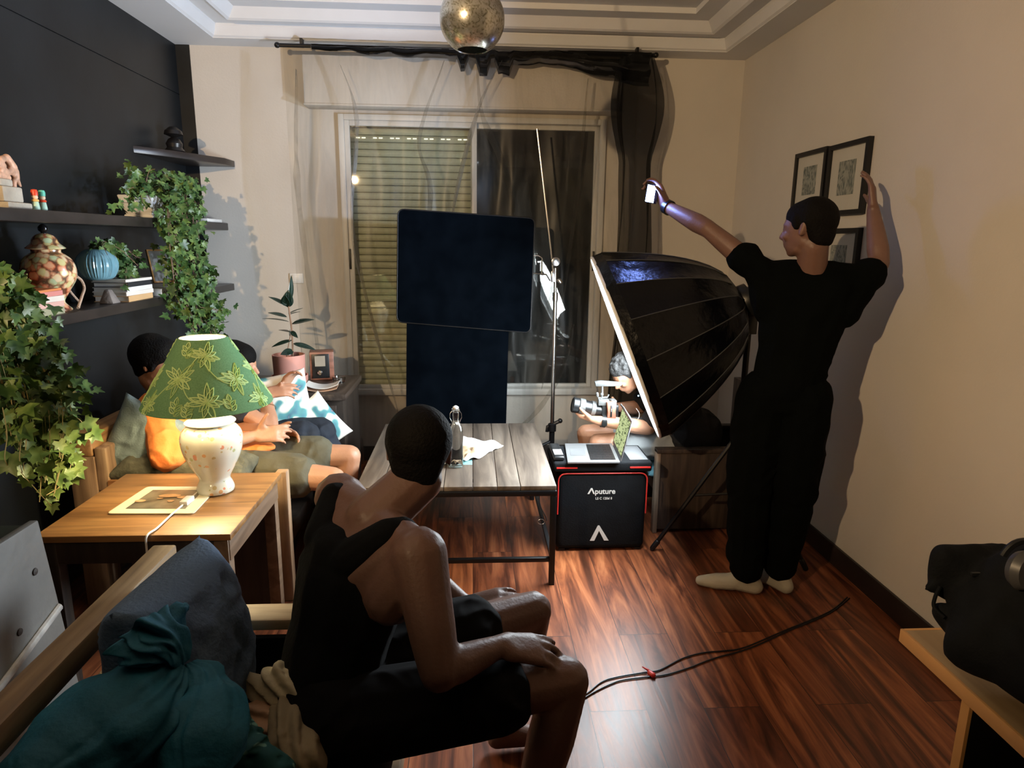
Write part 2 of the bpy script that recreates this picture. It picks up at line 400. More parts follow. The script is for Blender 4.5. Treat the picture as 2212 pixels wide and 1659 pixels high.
# ------------------------------------------------------------------ unseen lamp housing, added: bowl and cap keep light off foreground and ceiling
sc_l = thing('added_lamp_housing', 'unseen metal lamp housing added behind the photographer, bowl and cap shaped to block light', 'lamp', (XL, -.45, 2.1))
build('bowl', MB().lathe([(.02, -.14), (.10, -.12), (.14, -.072), (.143, -.072), (.104, -.125), (.02, -.146)], RL, 40, closed=True).lathe([(0, -.14), (.03, -.14), (.03, -.146), (0, -.146)], RL, 20), M['steel_blk'], sc_l)
build('cap', MB().lathe([(0, .10), (.15, .075), (.152, .078), (0, .104)], RL, 40).tube([(XL, -.45, 2.4), (-1.66, -.45, 2.37)], .008, 8), M['steel_blk'], sc_l)
build('bracket', MB().tube([(XL, -.45, 2.13), (-1.60, -.45, 2.135)], .01, 8).box((XL, -.50, 2.06), (XL+.015, -.40, 2.44)), M['steel_blk'], sc_l)
# ------------------------------------------------------------------ softbox light on its tripod
SC = V((.738, 2.95, 1.05)); SN = V((-.912, .125, -.385)).normalized()
su = (V((0, 0, 1))-SN*SN.z).normalized(); sv = SN.cross(su)
SR, SD, NR = .437, .50, 16
def sbp(t, a, out=0):
    """point on the parabolic shell: t=0 rim, t=1 hub"""
    r = .05+(SR-.05)*math.sqrt(max(0, 1-t))+out
    return SC-SN*(SD*t)+su*(r*math.cos(a))+sv*(r*math.sin(a))
soft = thing('softbox_light', 'large black parabolic softbox glowing white on a tripod by the right wall', 'studio light', (1.25, 2.93, 0))
mb = MB(); nt = 10; per = 4; n_ = NR*per; vs = []; fs = []
for i in range(nt+1):
    t = (i/nt)**.8
    for k in range(n_):
        a = 2*PI*k/n_; fr = (k % per)/per
        sag = -.022*math.sin(fr*PI)*(1-t)**.5*min(1, .25+t*5)
        vs.append(sbp(t, a, sag))
for i in range(nt):
    for k in range(n_): fs.append((i*n_+k, i*n_+(k+1) % n_, (i+1)*n_+(k+1) % n_, (i+1)*n_+k))
# rim lip in front of the diffuser
b0 = len(vs)
for k in range(n_):
    a = 2*PI*k/n_; vs.append(SC+SN*.045+su*((SR-.005*math.sin((k % per)/per*PI))*math.cos(a))+sv*((SR-.005*math.sin((k % per)/per*PI))*math.sin(a)))
for k in range(n_): fs.append((b0+k, b0+(k+1) % n_, (k+1) % n_, k))
mb.add(vs, fs); build('shell', mb, M['shiny'], soft, solid=.003, angle=25)
mb = MB()
for k in range(NR):
    a = 2*PI*k/NR
    mb.tube([sbp((i/nt)**.8, a, .003) for i in range(nt+1)], .0022, 6)
build('seam', mb, plain('seam_piping', (.06, .065, .07), .35), soft)
mb = MB(); k2 = 64
mb.tube([SC+SN*.047+su*((SR-.004)*math.cos(2*PI*k/k2))+sv*((SR-.004)*math.sin(2*PI*k/k2)) for k in range(k2+1)], .007, 6, caps=False)
build('rim_edge', mb, plain('white_nylon', (.75, .77, .78), .5), soft)
mb = MB(); mb.add([SC+su*((SR-.03)*math.cos(2*PI*k/k2))+sv*((SR-.03)*math.sin(2*PI*k/k2)) for k in range(k2)]+[SC+SN*.012], [(k, (k+1) % k2, k2) for k in range(k2)])
M['diff'] = emis('lit_diffuser', (.86, .95, 1.0), 42)
build('diffuser', mb, M['diff'], soft)
mb = MB(); vs = []; 
for r_, o_ in ((SR-.03, .001), (SR-.008, .04)):
    for k in range(k2): vs.append(SC+SN*o_+su*(r_*math.cos(2*PI*k/k2))+sv*(r_*math.sin(2*PI*k/k2)))
mb.add(vs, [(k, (k+1) % k2, k2+(k+1) % k2, k2+k) for k in range(k2)])
build('inner_lip', mb, plain('grey_lip', (.20, .22, .23), .7), soft)
hub = SC-SN*SD
Rm = frame3(-SN)
mb = MB().lathe([(0, -.01), (.075, -.01), (.08, 0), (.08, .03), (.06, .035), (.06, .17), (.055, .18), (0, .18)], hub, 24, Rm@rot('X', -90))
build('lamp_head', mb, M['black_pl'], soft)
P0 = V((1.25, 2.93, 0))
mb = MB().tube([P0+V((0, 0, .62)), P0+V((0, 0, 1.16))], .014, 12).tube([P0+V((0, 0, .30)), P0+V((0, 0, .66))], .018, 12).tube([P0+V((0, 0, .62)), P0+V((0, 0, .67))], .026, 10)
build('pole', mb, M['steel_blk'], soft)
build('yoke', MB().tube([P0+V((0, 0, 1.14)), P0+V((0, .0, 1.19)), hub-SN*.09], .014, 10).box(P0+V((-.03, -.025, 1.10)), P0+V((.03, .025, 1.18))), M['black_pl'], soft, bevel=.004)
for k, (fx, fy) in enumerate(((.893, 3.015), (1.55, 3.12), (1.56, 2.78))):
    f_ = V((fx, fy, .012))
    lg = build('leg', MB().tube([P0+V((0, 0, .60))+(f_-P0).normalized()*.02, f_+(P0+V((0, 0, .6))-f_)*.03], .011, 8), M['steel_blk'], soft)
    mid = f_+(P0+V((0, 0, .6))-f_)*.5
    build('brace', MB().tube([P0+V((0, 0, .33)), mid], .006, 6), M['steel_blk'], soft)
    build('rubber_foot', MB().hull([(f_+(P0+V((0, 0, .6))-f_)*.06, .014), (f_, .013)]), M['black_pl'], lg)
# ------------------------------------------------------------------ pendant
pc = at(1020, 42, y=2.5)
pend = thing('pendant_lamp', 'mottled silver glass globe pendant lamp hanging unlit from the ceiling', 'lamp', (pc.x, pc.y, pc.z))
M['merc'] = cells('mercury_glass', [(0, (.10, .095, .06)), (.25, (.36, .34, .26)), (.6, (.62, .61, .56))], 26, .25, distort=.5)
M['merc'].node_tree.nodes['Principled BSDF'].inputs['Metallic'].default_value = .75
R_ = .112
prof = [(R_*math.cos(a), R_*math.sin(a)) for a in [math.radians(-62+i*150/24) for i in range(25)]]
prof2 = [((R_-.004)*math.cos(a), (R_-.004)*math.sin(a)) for a in [math.radians(88-i*150/24) for i in range(25)]]
build('globe', MB().lathe(prof+prof2, pc, 48, closed=True), M['merc'], pend)
build('socket', MB().lathe([(0, .19), (.022, .19), (.024, .11), (.03, .105), (.03, .1), (0, .1)], pc, 20).tube([pc+V((0, 0, .18)), (pc.x, pc.y, Z2+.03)], .003, 8).lathe([(0, .0), (.05, .0), (.045, -.02), (0, -.025)], (pc.x, pc.y, Z2+.03), 24), M['chrome'], pend)
build('bulb', MB().hull([(pc+V((0, 0, .02)), .028), (pc+V((0, 0, .09)), .014)]), plain('unlit_bulb', (.7, .72, .75), .15), pend)
# ------------------------------------------------------------------ curtain rail and plastic film in front of the window
rail = tag(build('curtain_rail', MB().tube([(-1.13, 4.25, 2.597), (1.10, 4.25, 2.60)], .011, 10).hull([((-1.13, 4.25, 2.597), .017)]).hull([((1.10, 4.25, 2.60), .017)]).box((-1.0, 4.245, 2.595), (-.985, 4.29, 2.638)).box((.98, 4.245, 2.598), (.995, 4.29, 2.64)), M['steel_blk'], loc=(0, 4.25, 2.597)), 'thin black curtain rail under the ceiling above the window', 'curtain rail')
cur = thing('sheer_curtain', 'crumpled see-through dark film curtain hanging over the window from the black rail', 'curtain', (0, 4.25, 0))
M['film'] = glassy('clear_film', (.92, .915, .90), .0, .28, .075, (.42, .41, .37), True, (3.4, 1, .6), .25)
M['gath'] = glassy('gathered_sheer', (.58, .58, .58), .0, .5, .22, (.045, .047, .05), fres=.12)
def drape(x0, x1, z0f, z1, nx, nz, amp, freq, seed, pinch, ybase=4.25):
    vs = []; fs = []
    for j in range(nz+1):
        v = j/nz
        for i in range(nx+1):
            u = i/nx
            z0 = z0f(u); z = z1+(z0-z1)*v
            x = x0+(x1-x0)*u
            for (px_, pz_, pw) in pinch:
                d = (x-px_); x -= d*math.exp(-(d/.22)**2)*max(0, 1-abs(v-pz_)*3)*pw
            y = ybase+amp*(.25+.75*v)*(math.sin(u*freq*2*PI+1.7*v+2.2*fbm((u*3, v*1.3, seed), 1))+.6*noise.noise(V((u*16+v*2, v*3.1, seed))))
            vs.append((x, y, z))
    for j in range(nz):
        for i in range(nx): fs.append((j*(nx+1)+i, j*(nx+1)+i+1, (j+1)*(nx+1)+i+1, (j+1)*(nx+1)+i))
    return MB().add(vs, fs)
build('film', drape(-1.10, 1.0, lambda u: .34-.30*(abs(u-.5)<.5), 2.59, 150, 60, .030, 7, 3, [(.15, 0, .5), (-.1, 0, .3)]), M['film'], cur)
# long creases that meet at the gathers
cr = MB()
def crease(pts, w0, dens=1):
    P_ = spline([V(p) for p in pts], 6); vs = []; fs = []
    for i, p in enumerate(P_):
        t = i/(len(P_)-1); w_ = w0*.42*math.sin(PI*t)**.7*(1+.8*noise.noise(p*7))+.0006
        vs += [p+V((-w_, .012, 0)), p+V((0, -.02, 0)), p+V((w_, .012, 0))]
    for i in range(len(P_)-1):
        a = i*3; fs += [(a, a+1, a+4, a+3), (a+1, a+2, a+5, a+4)]
    cr.add(vs, fs)
def W_(px, py, y=4.2): return tuple(at(px, py, y=y))
crease([W_(735, 140), W_(770, 260), W_(760, 480), W_(800, 680), W_(860, 890)], .035)
crease([W_(1030, 130), W_(1040, 240), W_(1075, 330), W_(1110, 450), W_(1090, 600)], .04)
crease([W_(1085, 130), W_(1035, 230), W_(985, 420), W_(960, 600)], .03)
crease([W_(960, 130), W_(905, 300), W_(930, 420), W_(900, 640)], .03)
crease([W_(1270, 170), W_(1250, 400), W_(1215, 640), W_(1170, 840)], .03)
crease([W_(640, 150), W_(640, 380), W_(665, 600), W_(700, 860)], .04)
crease([W_(1240, 700), W_(1215, 800), W_(1160, 890), W_(1100, 940)], .05)
build('crease', cr, glassy('film_crease', (.84, .83, .80), .0, .4, .10, (.16, .155, .14), True, (6, 1, 2), .25), cur)
# dark gathered swag along the top and down the right end
vs = []; fs = []; nx, nz = 90, 14
for i in range(nx+1):
    u = i/nx; x = -.93+u*1.99
    dep = .035+.06*max(0, (u-.15))**1.0+.10*max(0, u-.72)/.28+.05*abs(noise.noise(V((u*9, 2, 0))))+(.07 if abs(u-.5) < .02 or abs(u-.56) < .02 or abs(u-.44) < .015 else 0)
    for j in range(nz+1):
        v = j/nz; vs.append((x, 4.215+.022*math.sin(v*11+u*5)+.012*noise.noise(V((u*30, v*6, 1))), 2.60-dep*v))
for i in range(nx):
    for j in range(nz): fs.append((i*(nz+1)+j, (i+1)*(nz+1)+j, (i+1)*(nz+1)+j+1, i*(nz+1)+j+1))
build('swag', MB().add(vs, fs), glassy('dark_swag', (.10, .10, .10), 0, .4, .75, (.012, .012, .012)), cur)
g = MB()
vs = []; fs = []; nx, nz = 40, 50
for j in range(nz+1):
    v = j/nz; z = 2.59-v*2.35
    cx = .985+.03*math.sin(v*3); wd = .085+.05*math.sin(min(1, v*4)*PI)*(v < .25)+.02*v
    for i in range(nx+1):
        a = 2*PI*i/nx
        r = wd*(1+.25*noise.noise(V((math.cos(a)*2, math.sin(a)*2, v*5)))+.12*math.sin(a*9+v*4))
        vs.append((cx+r*math.cos(a), 4.22+.35*r*math.sin(a), z))
for j in range(nz):
    for i in range(nx): fs.append((j*(nx+1)+i, j*(nx+1)+i+1, (j+1)*(nx+1)+i+1, (j+1)*(nx+1)+i))
g.add(vs, fs)
build('gathered_end', g, M['gath'], cur, label='dark sheer bunch gathered at the right end of the rail')
# ------------------------------------------------------------------ wall shelves
sh1 = tag(build('wall_shelf', MB().prism([(XL, 3.80), (-1.66, 3.99), (-1.495, 4.30), (-1.489, D-.006), (XL, D-.006)], 'z', 1.935, 1.972), M['shelf'], loc=(-1.7, 4.2, 1.94), bevel=.003), 'small dark corner shelf, topmost on the left wall, reaching onto the pale wall', 'shelf', 'dark shelves on the left wall')
sh2 = tag(build('wall_shelf', MB().box((XL, .9, 1.548), (-1.56, D, 1.592)), M['shelf'], loc=(-1.68, 2.8, 1.548), bevel=.003), 'long dark wall shelf in the middle, carrying the white planter', 'shelf', 'dark shelves on the left wall')
sh3 = tag(build('wall_shelf', MB().box((XL, .9, 1.168), (-1.55, D, 1.21)), M['shelf'], loc=(-1.68, 2.8, 1.168), bevel=.003), 'long dark wall shelf at the bottom, carrying books and jars', 'shelf', 'dark shelves on the left wall')
# ------------------------------------------------------------------ side table with lamp
WT = wood('honey_table_wood', (.14, .066, .022), (.26, .13, .046), (.37, .205, .075), 'x', .42, 1.0)
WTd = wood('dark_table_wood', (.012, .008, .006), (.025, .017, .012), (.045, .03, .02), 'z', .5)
st = thing('side_table', 'square wooden side table with honey top under the green lamp', 'side table', (-1.05, 2.25, 0))
build('tabletop', MB().box((-1.345, 1.965, .578), (-.753, 2.53, .6)), WT, st, bevel=.003)
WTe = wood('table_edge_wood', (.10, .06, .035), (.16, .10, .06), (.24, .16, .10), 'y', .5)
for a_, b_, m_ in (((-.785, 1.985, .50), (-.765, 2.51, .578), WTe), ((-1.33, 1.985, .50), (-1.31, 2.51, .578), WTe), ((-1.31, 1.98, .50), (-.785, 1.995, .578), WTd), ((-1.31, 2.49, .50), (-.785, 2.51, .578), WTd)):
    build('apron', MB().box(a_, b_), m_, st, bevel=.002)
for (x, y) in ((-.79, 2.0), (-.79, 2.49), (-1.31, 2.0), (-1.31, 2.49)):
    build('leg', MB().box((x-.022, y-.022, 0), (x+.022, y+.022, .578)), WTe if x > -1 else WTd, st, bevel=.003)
build('shelf_panel', MB().box((-1.30, 2.47, .05), (-.80, 2.485, .50)), WTd, st)
# framed print lying on the table
c_ = [at(230, 1111, z=.602), at(418, 1111, z=.602), at(472, 1053, z=.602), at(318, 1053, z=.602)]
pr = thing('framed_print', 'white-mounted still-life print with dark centre lying flat under the lamp cord', 'picture', (c_[0]+c_[2])/2)
def quad_round(c, r, z0, z1, inset=0):
    c = [V(p) for p in c]; m_ = sum(c, V())/4; c = [m_+(p-m_)*(1-inset) for p in c]; out = []
    for i in range(4):
        a, b, d = c[i], c[i-1], c[(i+1) % 4]; u1 = (b-a).normalized(); u2 = (d-a).normalized()
        p1 = a+u1*r; p2 = a+u2*r
        for t in (0, .25, .5, .75, 1): q = p1*(1-t)**2+2*a*t*(1-t)+p2*t*t; out.append((q.x, q.y))
    return MB().prism(out, 'z', z0, z1)
build('mount', quad_round(c_, .018, .601, .606), plain('cream_mount', (.72, .66, .48), .6, var=.03), pr, bevel=.001)
build('print', quad_round(c_, .002, .606, .6068, .30), plain('print_paper', (.14, .12, .085), .35, var=.6, nscale=14), pr)
mb = MB(); pm = (c_[0]+c_[2])/2
for (dx, dy, r1, r2) in ((-.075, -.02, .018, .012), (.005, .025, .038, .016), (-.018, .0, .011, .008), (.028, -.022, .012, .006), (.06, .01, .025, .012), (.03, -.03, .008, .005)):
    mb.lathe([(0, .0), (1, .0), (1, .0004), (0, .0004)], pm+V((dx, dy, .0068)), 20, Matrix(((r1, 0, 0), (0, r2, 0), (0, 0, 1))))
build('pebble_motif', mb, plain('printed_pebbles', (.42, .27, .15), .4, var=.4, nscale=30), pr)
# table lamp
LX, LY, LZ = -.930, 2.33, .6065
tl = thing('table_lamp', 'lit table lamp with green leaf-embroidered shade and white ginger-jar base', 'lamp', (LX, LY, LZ))
def porcelain():
    m, N, L, P = _nt('painted_porcelain')
    vec = coords(N, L, (1, 1, 1))
    n = N.new('ShaderNodeTexVoronoi'); n.inputs['Scale'].default_value = 46; L.new(vec, n.inputs['Vector'])
    n2 = N.new('ShaderNodeTexNoise'); n2.inputs['Scale'].default_value = 13; n2.inputs['Detail'].default_value = 2; L.new(vec, n2.inputs[0])
    lt = N.new('ShaderNodeMath'); lt.operation = 'LESS_THAN'; lt.inputs[1].default_value = .34; L.new(n.outputs['Distance'], lt.inputs[0])
    gt = N.new('ShaderNodeMath'); gt.operation = 'GREATER_THAN'; gt.inputs[1].default_value = .52; L.new(n2.outputs[0], gt.inputs[0])
    mu = N.new('ShaderNodeMath'); mu.operation = 'MULTIPLY'; L.new(lt.outputs[0], mu.inputs[0]); L.new(gt.outputs[0], mu.inputs[1])
    m3 = N.new('ShaderNodeMath'); m3.operation = 'MULTIPLY'; m3.inputs[1].default_value = .85; L.new(mu.outputs[0], m3.inputs[0])
    r = ramp(N, [(0, (.40, .42, .18)), (.35, (.62, .30, .10)), (.65, (.5, .40, .20)), (.85, (.62, .20, .10))], 'CONSTANT')
    sp = N.new('ShaderNodeSeparateColor'); L.new(n.outputs['Color'], sp.inputs[0]); L.new(sp.outputs[0], r.inputs[0])
    mx = N.new('ShaderNodeMix'); mx.data_type = 'RGBA'; L.new(m3.outputs[0], mx.inputs[0]); mx.inputs[6].default_value = (.66, .66, .58, 1); L.new(r.outputs[0], mx.inputs[7])
    L.new(mx.outputs[2], P.inputs['Base Color']); P.inputs['Roughness'].default_value = .12; P.inputs['Coat Weight'].default_value = .5
    return m
def smoothprof(pts, n=5):
    P_ = spline([V((r, z, 0)) for r, z in pts], n); return [(max(0, p.x), p.y) for p in P_]
body = smoothprof([(.062, .0), (.064, .012), (.058, .03), (.052, .045), (.056, .06), (.075, .095), (.095, .14), (.104, .185), (.101, .215), (.086, .238), (.066, .248), (.060, .252)], 4)
build('vase_body', MB().lathe([(0, 0)]+body+[(0, .252)], (LX, LY, LZ), 48), porcelain(), tl, angle=60)
build('vase_lid', MB().lathe([(0, .250)]+smoothprof([(.060, .251), (.082, .254), (.084, .260), (.066, .268), (.058, .274), (.057, .29), (.055, .306), (.050, .314), (.03, .318)], 3)+[(0, .318)], (LX, LY, LZ), 40), plain('white_porcelain', (.74, .74, .68), .12, var=.01, coat=.5), tl, angle=60)
def shade_mat():
    m, N, L, P = _nt('green_lampshade')
    vec = coords(N, L); n = N.new('ShaderNodeTexNoise'); n.inputs['Scale'].default_value = 260; L.new(vec, n.inputs[0])
    r = ramp(N, [(.3, (.17, .33, .17)), (.7, (.24, .43, .235))]); L.new(n.outputs[0], r.inputs[0])
    d = N.new('ShaderNodeBsdfDiffuse'); t = N.new('ShaderNodeBsdfTranslucent'); mx = N.new('ShaderNodeMixShader'); mx.inputs[0].default_value = .42
    L.new(r.outputs[0], d.inputs[0]); L.new(r.outputs[0], t.inputs[0]); L.new(d.outputs[0], mx.inputs[1]); L.new(t.outputs[0], mx.inputs[2]); L.new(mx.outputs[0], N['Material Output'].inputs[0])
    N.remove(P); return m
sz0, sz1, sr0, sr1 = .322, .555, .213, .078
shd = build('lamp_shade', MB().lathe([(sr0-.006, sz0+.008), (sr0, sz0), (sr0+.002, sz0+.003), (sr1+.002, sz1), (sr1, sz1+.003), (sr1-.003, sz1)], (LX, LY, LZ), 64), shade_mat(), tl, angle=60)
# white lining ring that shows at the top opening
build('lining', MB().lathe([(sr0-.004, sz0+.002), (sr1-.003, sz1+.003), (sr1-.006, sz1)], (LX, LY, LZ), 64), plain('shade_lining', (.8, .78, .70), .8, var=.01), shd)
def on_cone(a, s):  # a = arc length at mid height, s = height fraction 0..1
    r = sr0+(sr1-sr0)*s+.0035
    th = a
    return V((LX+r*math.sin(th), LY-r*math.cos(th), LZ+sz0+(sz1-sz0)*s))
emb = MB()
def petal(a0, s0, ang, ln, wd, w_=.0019):
    """outlined leaf on the cone"""
    pts = []
    def q(u, v):
        du = math.cos(ang)*u-math.sin(ang)*v; dv = math.sin(ang)*u+math.cos(ang)*v
        s = s0+dv/.27; r = sr0+(sr1-sr0)*max(0, min(1, s)); return (a0+du/r, s)
    for i in range(13):
        t = i/12; pts.append(q(ln*t, wd*math.sin(PI*t**.8)))
    for i in range(12, -1, -1):
        t = i/12; pts.append(q(ln*t, -wd*math.sin(PI*t**.8)))
    if any(s < .01 or s > .985 for a, s in pts): 
        pts = [(a, min(.985, max(.012, s))) for a, s in pts]
    emb.tube([on_cone(a, s) for a, s in pts], w_, 4, flat=1.8)
    pts = [q(ln*.15+ln*.6*i/4, 0) for i in range(5)]
    if all(.02 < s < .98 for a, s in pts): emb.tube([on_cone(a, s) for a, s in pts], w_*.7, 4)
def flower(a0, s0, sc_, rt=0):
    for k in range(11):
        an = rt+2*PI*k/11+.12*math.sin(k*2.3); petal(a0, s0, an, (.040+.014*((k*7) % 3))*sc_, .0085*sc_)
def sprig(a0, s0, sc_, dirn):
    for k in range(5):
        petal(a0+dirn*.0, s0+.03*k*sc_, PI/2+(.8 if k % 2 else -.8)*(1 if k < 4 else 0), .026*sc_, .007*sc_)
def vine(p0, p1, p2, p3):
    pp = bez((p0[0], p0[1], 0), (p1[0], p1[1], 0), (p2[0], p2[1], 0), (p3[0], p3[1], 0), 18)
    emb.tube([on_cone(p.x, min(.985, max(.015, p.y))) for p in pp], .0022, 4)
for off in (0, 2.1, 4.2):
    flower(-.20+off, .50, 1.0); flower(.42+off, .80, .82, .3); flower(.36+off, .20, 1.0, .5); flower(1.0+off, .45, .9, .2); flower(-.75+off, .13, .85, .4)
    sprig(-.15+off, .78, 1, 1); sprig(-.14+off, .04, 1.1, 1); sprig(.72+off, .06, 1.0, 1); sprig(.05+off, .0, 1.0, 1)
    vine((-.1+off, .45), (.05+off, .2), (.2+off, .18), (.34+off, .2)); vine((.3+off, .75), (.55+off, .55), (.7+off, .35), (1.0+off, .42)); vine((-.7+off, .15), (-.5+off, .35), (-.4+off, .45), (-.2+off, .5)); vine((-.15+off, .5), (.05+off, .72), (.2+off, .85), (.42+off, .8))
M['emb'] = (lambda m: m)(shade_mat()); M['emb'].name = 'pale_embroidery'
for el, c in zip([n for n in M['emb'].node_tree.nodes if n.type == 'VALTORGB'][0].color_ramp.elements, ((.60, .78, .36), (.70, .86, .44))): el.color = c4(c)
build('embroidery', emb, M['emb'], shd, label='raised pale green leaf embroidery')
build('bulb', MB().hull([((LX, LY, LZ+.368), .012), ((LX, LY, LZ+.350), .012)]), emis('lit_bulb', (1, .82, .52), 30), tl)
build('socket', MB().lathe([(0, .315), (.014, .315), (.014, .345), (0, .345)], (LX, LY, LZ), 16), M['chrome'], tl)
bl = lamp('table_lamp_bulb', 'POINT', (LX, LY, LZ+.413), 19, (1, .78, .46), .03)
# cord with inline switch
cp = [at(437, 1047, z=.612), at(430, 1060, z=.605), at(404, 1083, z=.611), at(372, 1110, z=.606), at(340, 1140, z=.606), V((0, 0, 0))]
cp[-1] = V((cp[-2].x-.008, 1.955, .603))
cord = thing('lamp_cord', 'white lamp cord with inline switch running over the framed print', 'cord', cp[2])
pts_ = spline(cp+[V((cp[-1].x-.002, 1.948, .56)), V((cp[-1].x-.004, 1.95, .40)), V((cp[-1].x+.02, 1.99, .02))], 8)
build('cable', MB().tube(pts_, .0032, 8), M['white_pl'], cord)
d_ = (cp[3]-cp[1]).normalized(); cc = cp[2]+V((0, 0, .002))
build('inline_switch', MB().box(cc-V((.014, .03, .009)), cc+V((.014, .03, .009)), frame3(d_), cc), M['white_pl'], cord, bevel=.004)
# ------------------------------------------------------------------ far sofa
WS = wood('pallet_wood', (.16, .075, .025), (.34, .175, .07), (.50, .30, .13), 'y', .55)
WSz = wood('pallet_wood_upright', (.16, .09, .05), (.30, .19, .11), (.44, .30, .18), 'z', .55)
sofa = thing('sofa', 'long wooden sofa along the dark wall where two people sit', 'sofa', (-1.2, 3.3, 0))
build('back_rail', MB().box((-1.60, 2.60, .645), (-1.505, 3.56, .735)), WS, sofa, bevel=.008)
build('back_slat', MB().box((-1.50, 2.605, .50), (-1.455, 3.54, .68)).box((-1.60, 2.60, 0), (-1.50, 2.70, .645)).box((-1.60, 3.47, 0), (-1.50, 3.56, .645)), WSz, sofa, bevel=.006)
build('arm_panel', MB().box((-1.46, 2.60, .20), (-.80, 2.64, .545)), wood('arm_panel_wood', (.12, .045, .012), (.28, .12, .04), (.42, .2, .07), 'x', .5), sofa, bevel=.004)
build('arm_panel', MB().box((-1.46, 3.52, .20), (-.80, 3.56, .56)), WS, sofa, bevel=.004)
for y in (2.60, 3.515):
    build('leg', MB().box((-.80, y, 0), (-.755, y+.045, .575)), WSz, sofa, bevel=.005)
build('seat_frame', MB().box((-1.46, 2.65, .20), (-.79, 3.51, .28)), WTd, sofa, bevel=.004)
def cushion(name, c, size, R, m, seed=0, parent=None, pinch=.35, wr=.012, thick=None, sub=34):
    """stuffed square pillow: size = (w, h, t) in its own frame, R columns = width, height, thickness"""
    w_, h, t = size; vs = []; fs = []; n = sub; c = V(c)
    for side in (1, -1):
        for j in range(n+1):
            for i in range(n+1):
                u = i/n*2-1; v = j/n*2-1
                puff = (max(0, 1-abs(u)**2.6)*max(0, 1-abs(v)**2.6))**.42
                k = 1-.10*(1-abs(u))*abs(v)**4*0-.07*(1-v*v)*(abs(u)**3)
                kk = 1-.07*(1-u*u)*(abs(v)**3)
                e = min(1, 4*(1-max(abs(u), abs(v))))
                p = V((u*w_/2*k, v*h/2*kk, side*(t/2*puff)))
                wv = ridges((u*w_, v*h, side*.3+seed), 7, seed)
                p.z += side*wr*e*(wv-.5)*puff
                vs.append(c+R@p)
        b = len(vs)-(n+1)**2
        for j in range(n):
            for i in range(n):
                q = (b+j*(n+1)+i, b+j*(n+1)+i+1, b+(j+1)*(n+1)+i+1, b+(j+1)*(n+1)+i); fs.append(q if side == 1 else q[::-1])
    mb = MB().add(vs, fs)
    o = build(name, mb, m, parent, loc=None if parent is not None else c, angle=0)
    bm = bmesh.new(); bm.from_mesh(o.data); bmesh.ops.remove_doubles(bm, verts=bm.verts, dist=.0004); bmesh.ops.recalc_face_normals(bm, faces=bm.faces); bm.to_mesh(o.data); bm.free()
    for p in o.data.polygons: p.use_smooth = True
    return o
M['seatc'] = plain('dark_seat_fabric', (.012, .014, .02), .85, var=.3, bump=.2, bscale=120)
cushion('seat_cushion', (-1.12, 3.08, .36), (.64, .86, .15), Matrix.Identity(3), M['seatc'], 2, sofa)
cushion('back_cushion', (-1.40, 3.25, .58), (.36, .50, .11), Rxyz((0, 0, 1), (0, 1, 0)), M['seatc'], 5, sofa)
# pillows on it
tag(cushion('throw_pillow', at(325, 965, y=2.72), (.36, .33, .12), Rxyz((.9, -.12, -.42), (.30, .1, .95)), plain('sage_pillow', (.19, .25, .25), .9, var=.12, bump=.25, bscale=150), 3), 'grey-green throw pillow slumped in the near corner of the long sofa', 'pillow')
bl_ = cushion('folded_blanket', at(405, 1010, y=2.70), (.56, .20, .15), Rxyz((1, -.03, -.04), (.0, .9, .15)), plain('olive_fleece', (.085, .08, .05), .95, var=.35, nscale=25, bump=.5, bscale=60), 8, wr=.035)
tag(bl_, 'olive fleece blanket folded on the sofa seat behind the honey side table', 'blanket')
patm = cells('embroidered_cushion', [(0, (.50, .30, .20)), (.10, (.06, .16, .24)), (.30, (.10, .32, .34)), (.42, (.80, .78, .70)), (1, (.82, .80, .74))], 6.5, .8, coat=0, distort=.55, stretch=(1, 1, 1))
p1 = cushion('patterned_cushion', at(612, 874, y=3.40), (.29, .33, .08), Rxyz((.85, .45, .12), (-.20, .1, .95)), patm, 4, wr=.006)
tag(p1, 'white cushion with blue-green scroll embroidery held upright by the far seated person', 'cushion')
p2 = cushion('patterned_cushion', at(678, 925, y=3.46), (.29, .29, .07), Rxyz((.55, .1, -.75), (.62, .2, .75)), patm, 9, wr=.006)
tag(p2, 'white scroll-embroidered cushion standing on its corner beside the end cabinet', 'cushion')
# ------------------------------------------------------------------ cabinet at the far end
DW = wood('walnut_cabinet', (.018, .012, .010), (.04, .028, .022), (.075, .055, .045), 'y', .38)
cab = thing('end_cabinet', 'dark brown end cabinet by the window holding the rubber plant', 'cabinet', (-1.05, 3.9, 0))
build("top", MB().box((-1.33, 3.58, .635), (-.695, 4.12, .67)), DW, cab, bevel=.004)
build('body', MB().box((-1.31, 3.62, .0), (-.715, 4.10, .635)), wood('walnut_side', (.012, .009, .008), (.022, .016, .013), (.035, .026, .02), 'z', .45), cab, bevel=.003)
build('drawer', MB().box((-1.27, 3.612, .42), (-.755, 3.622, .60)), DW, cab, bevel=.003)
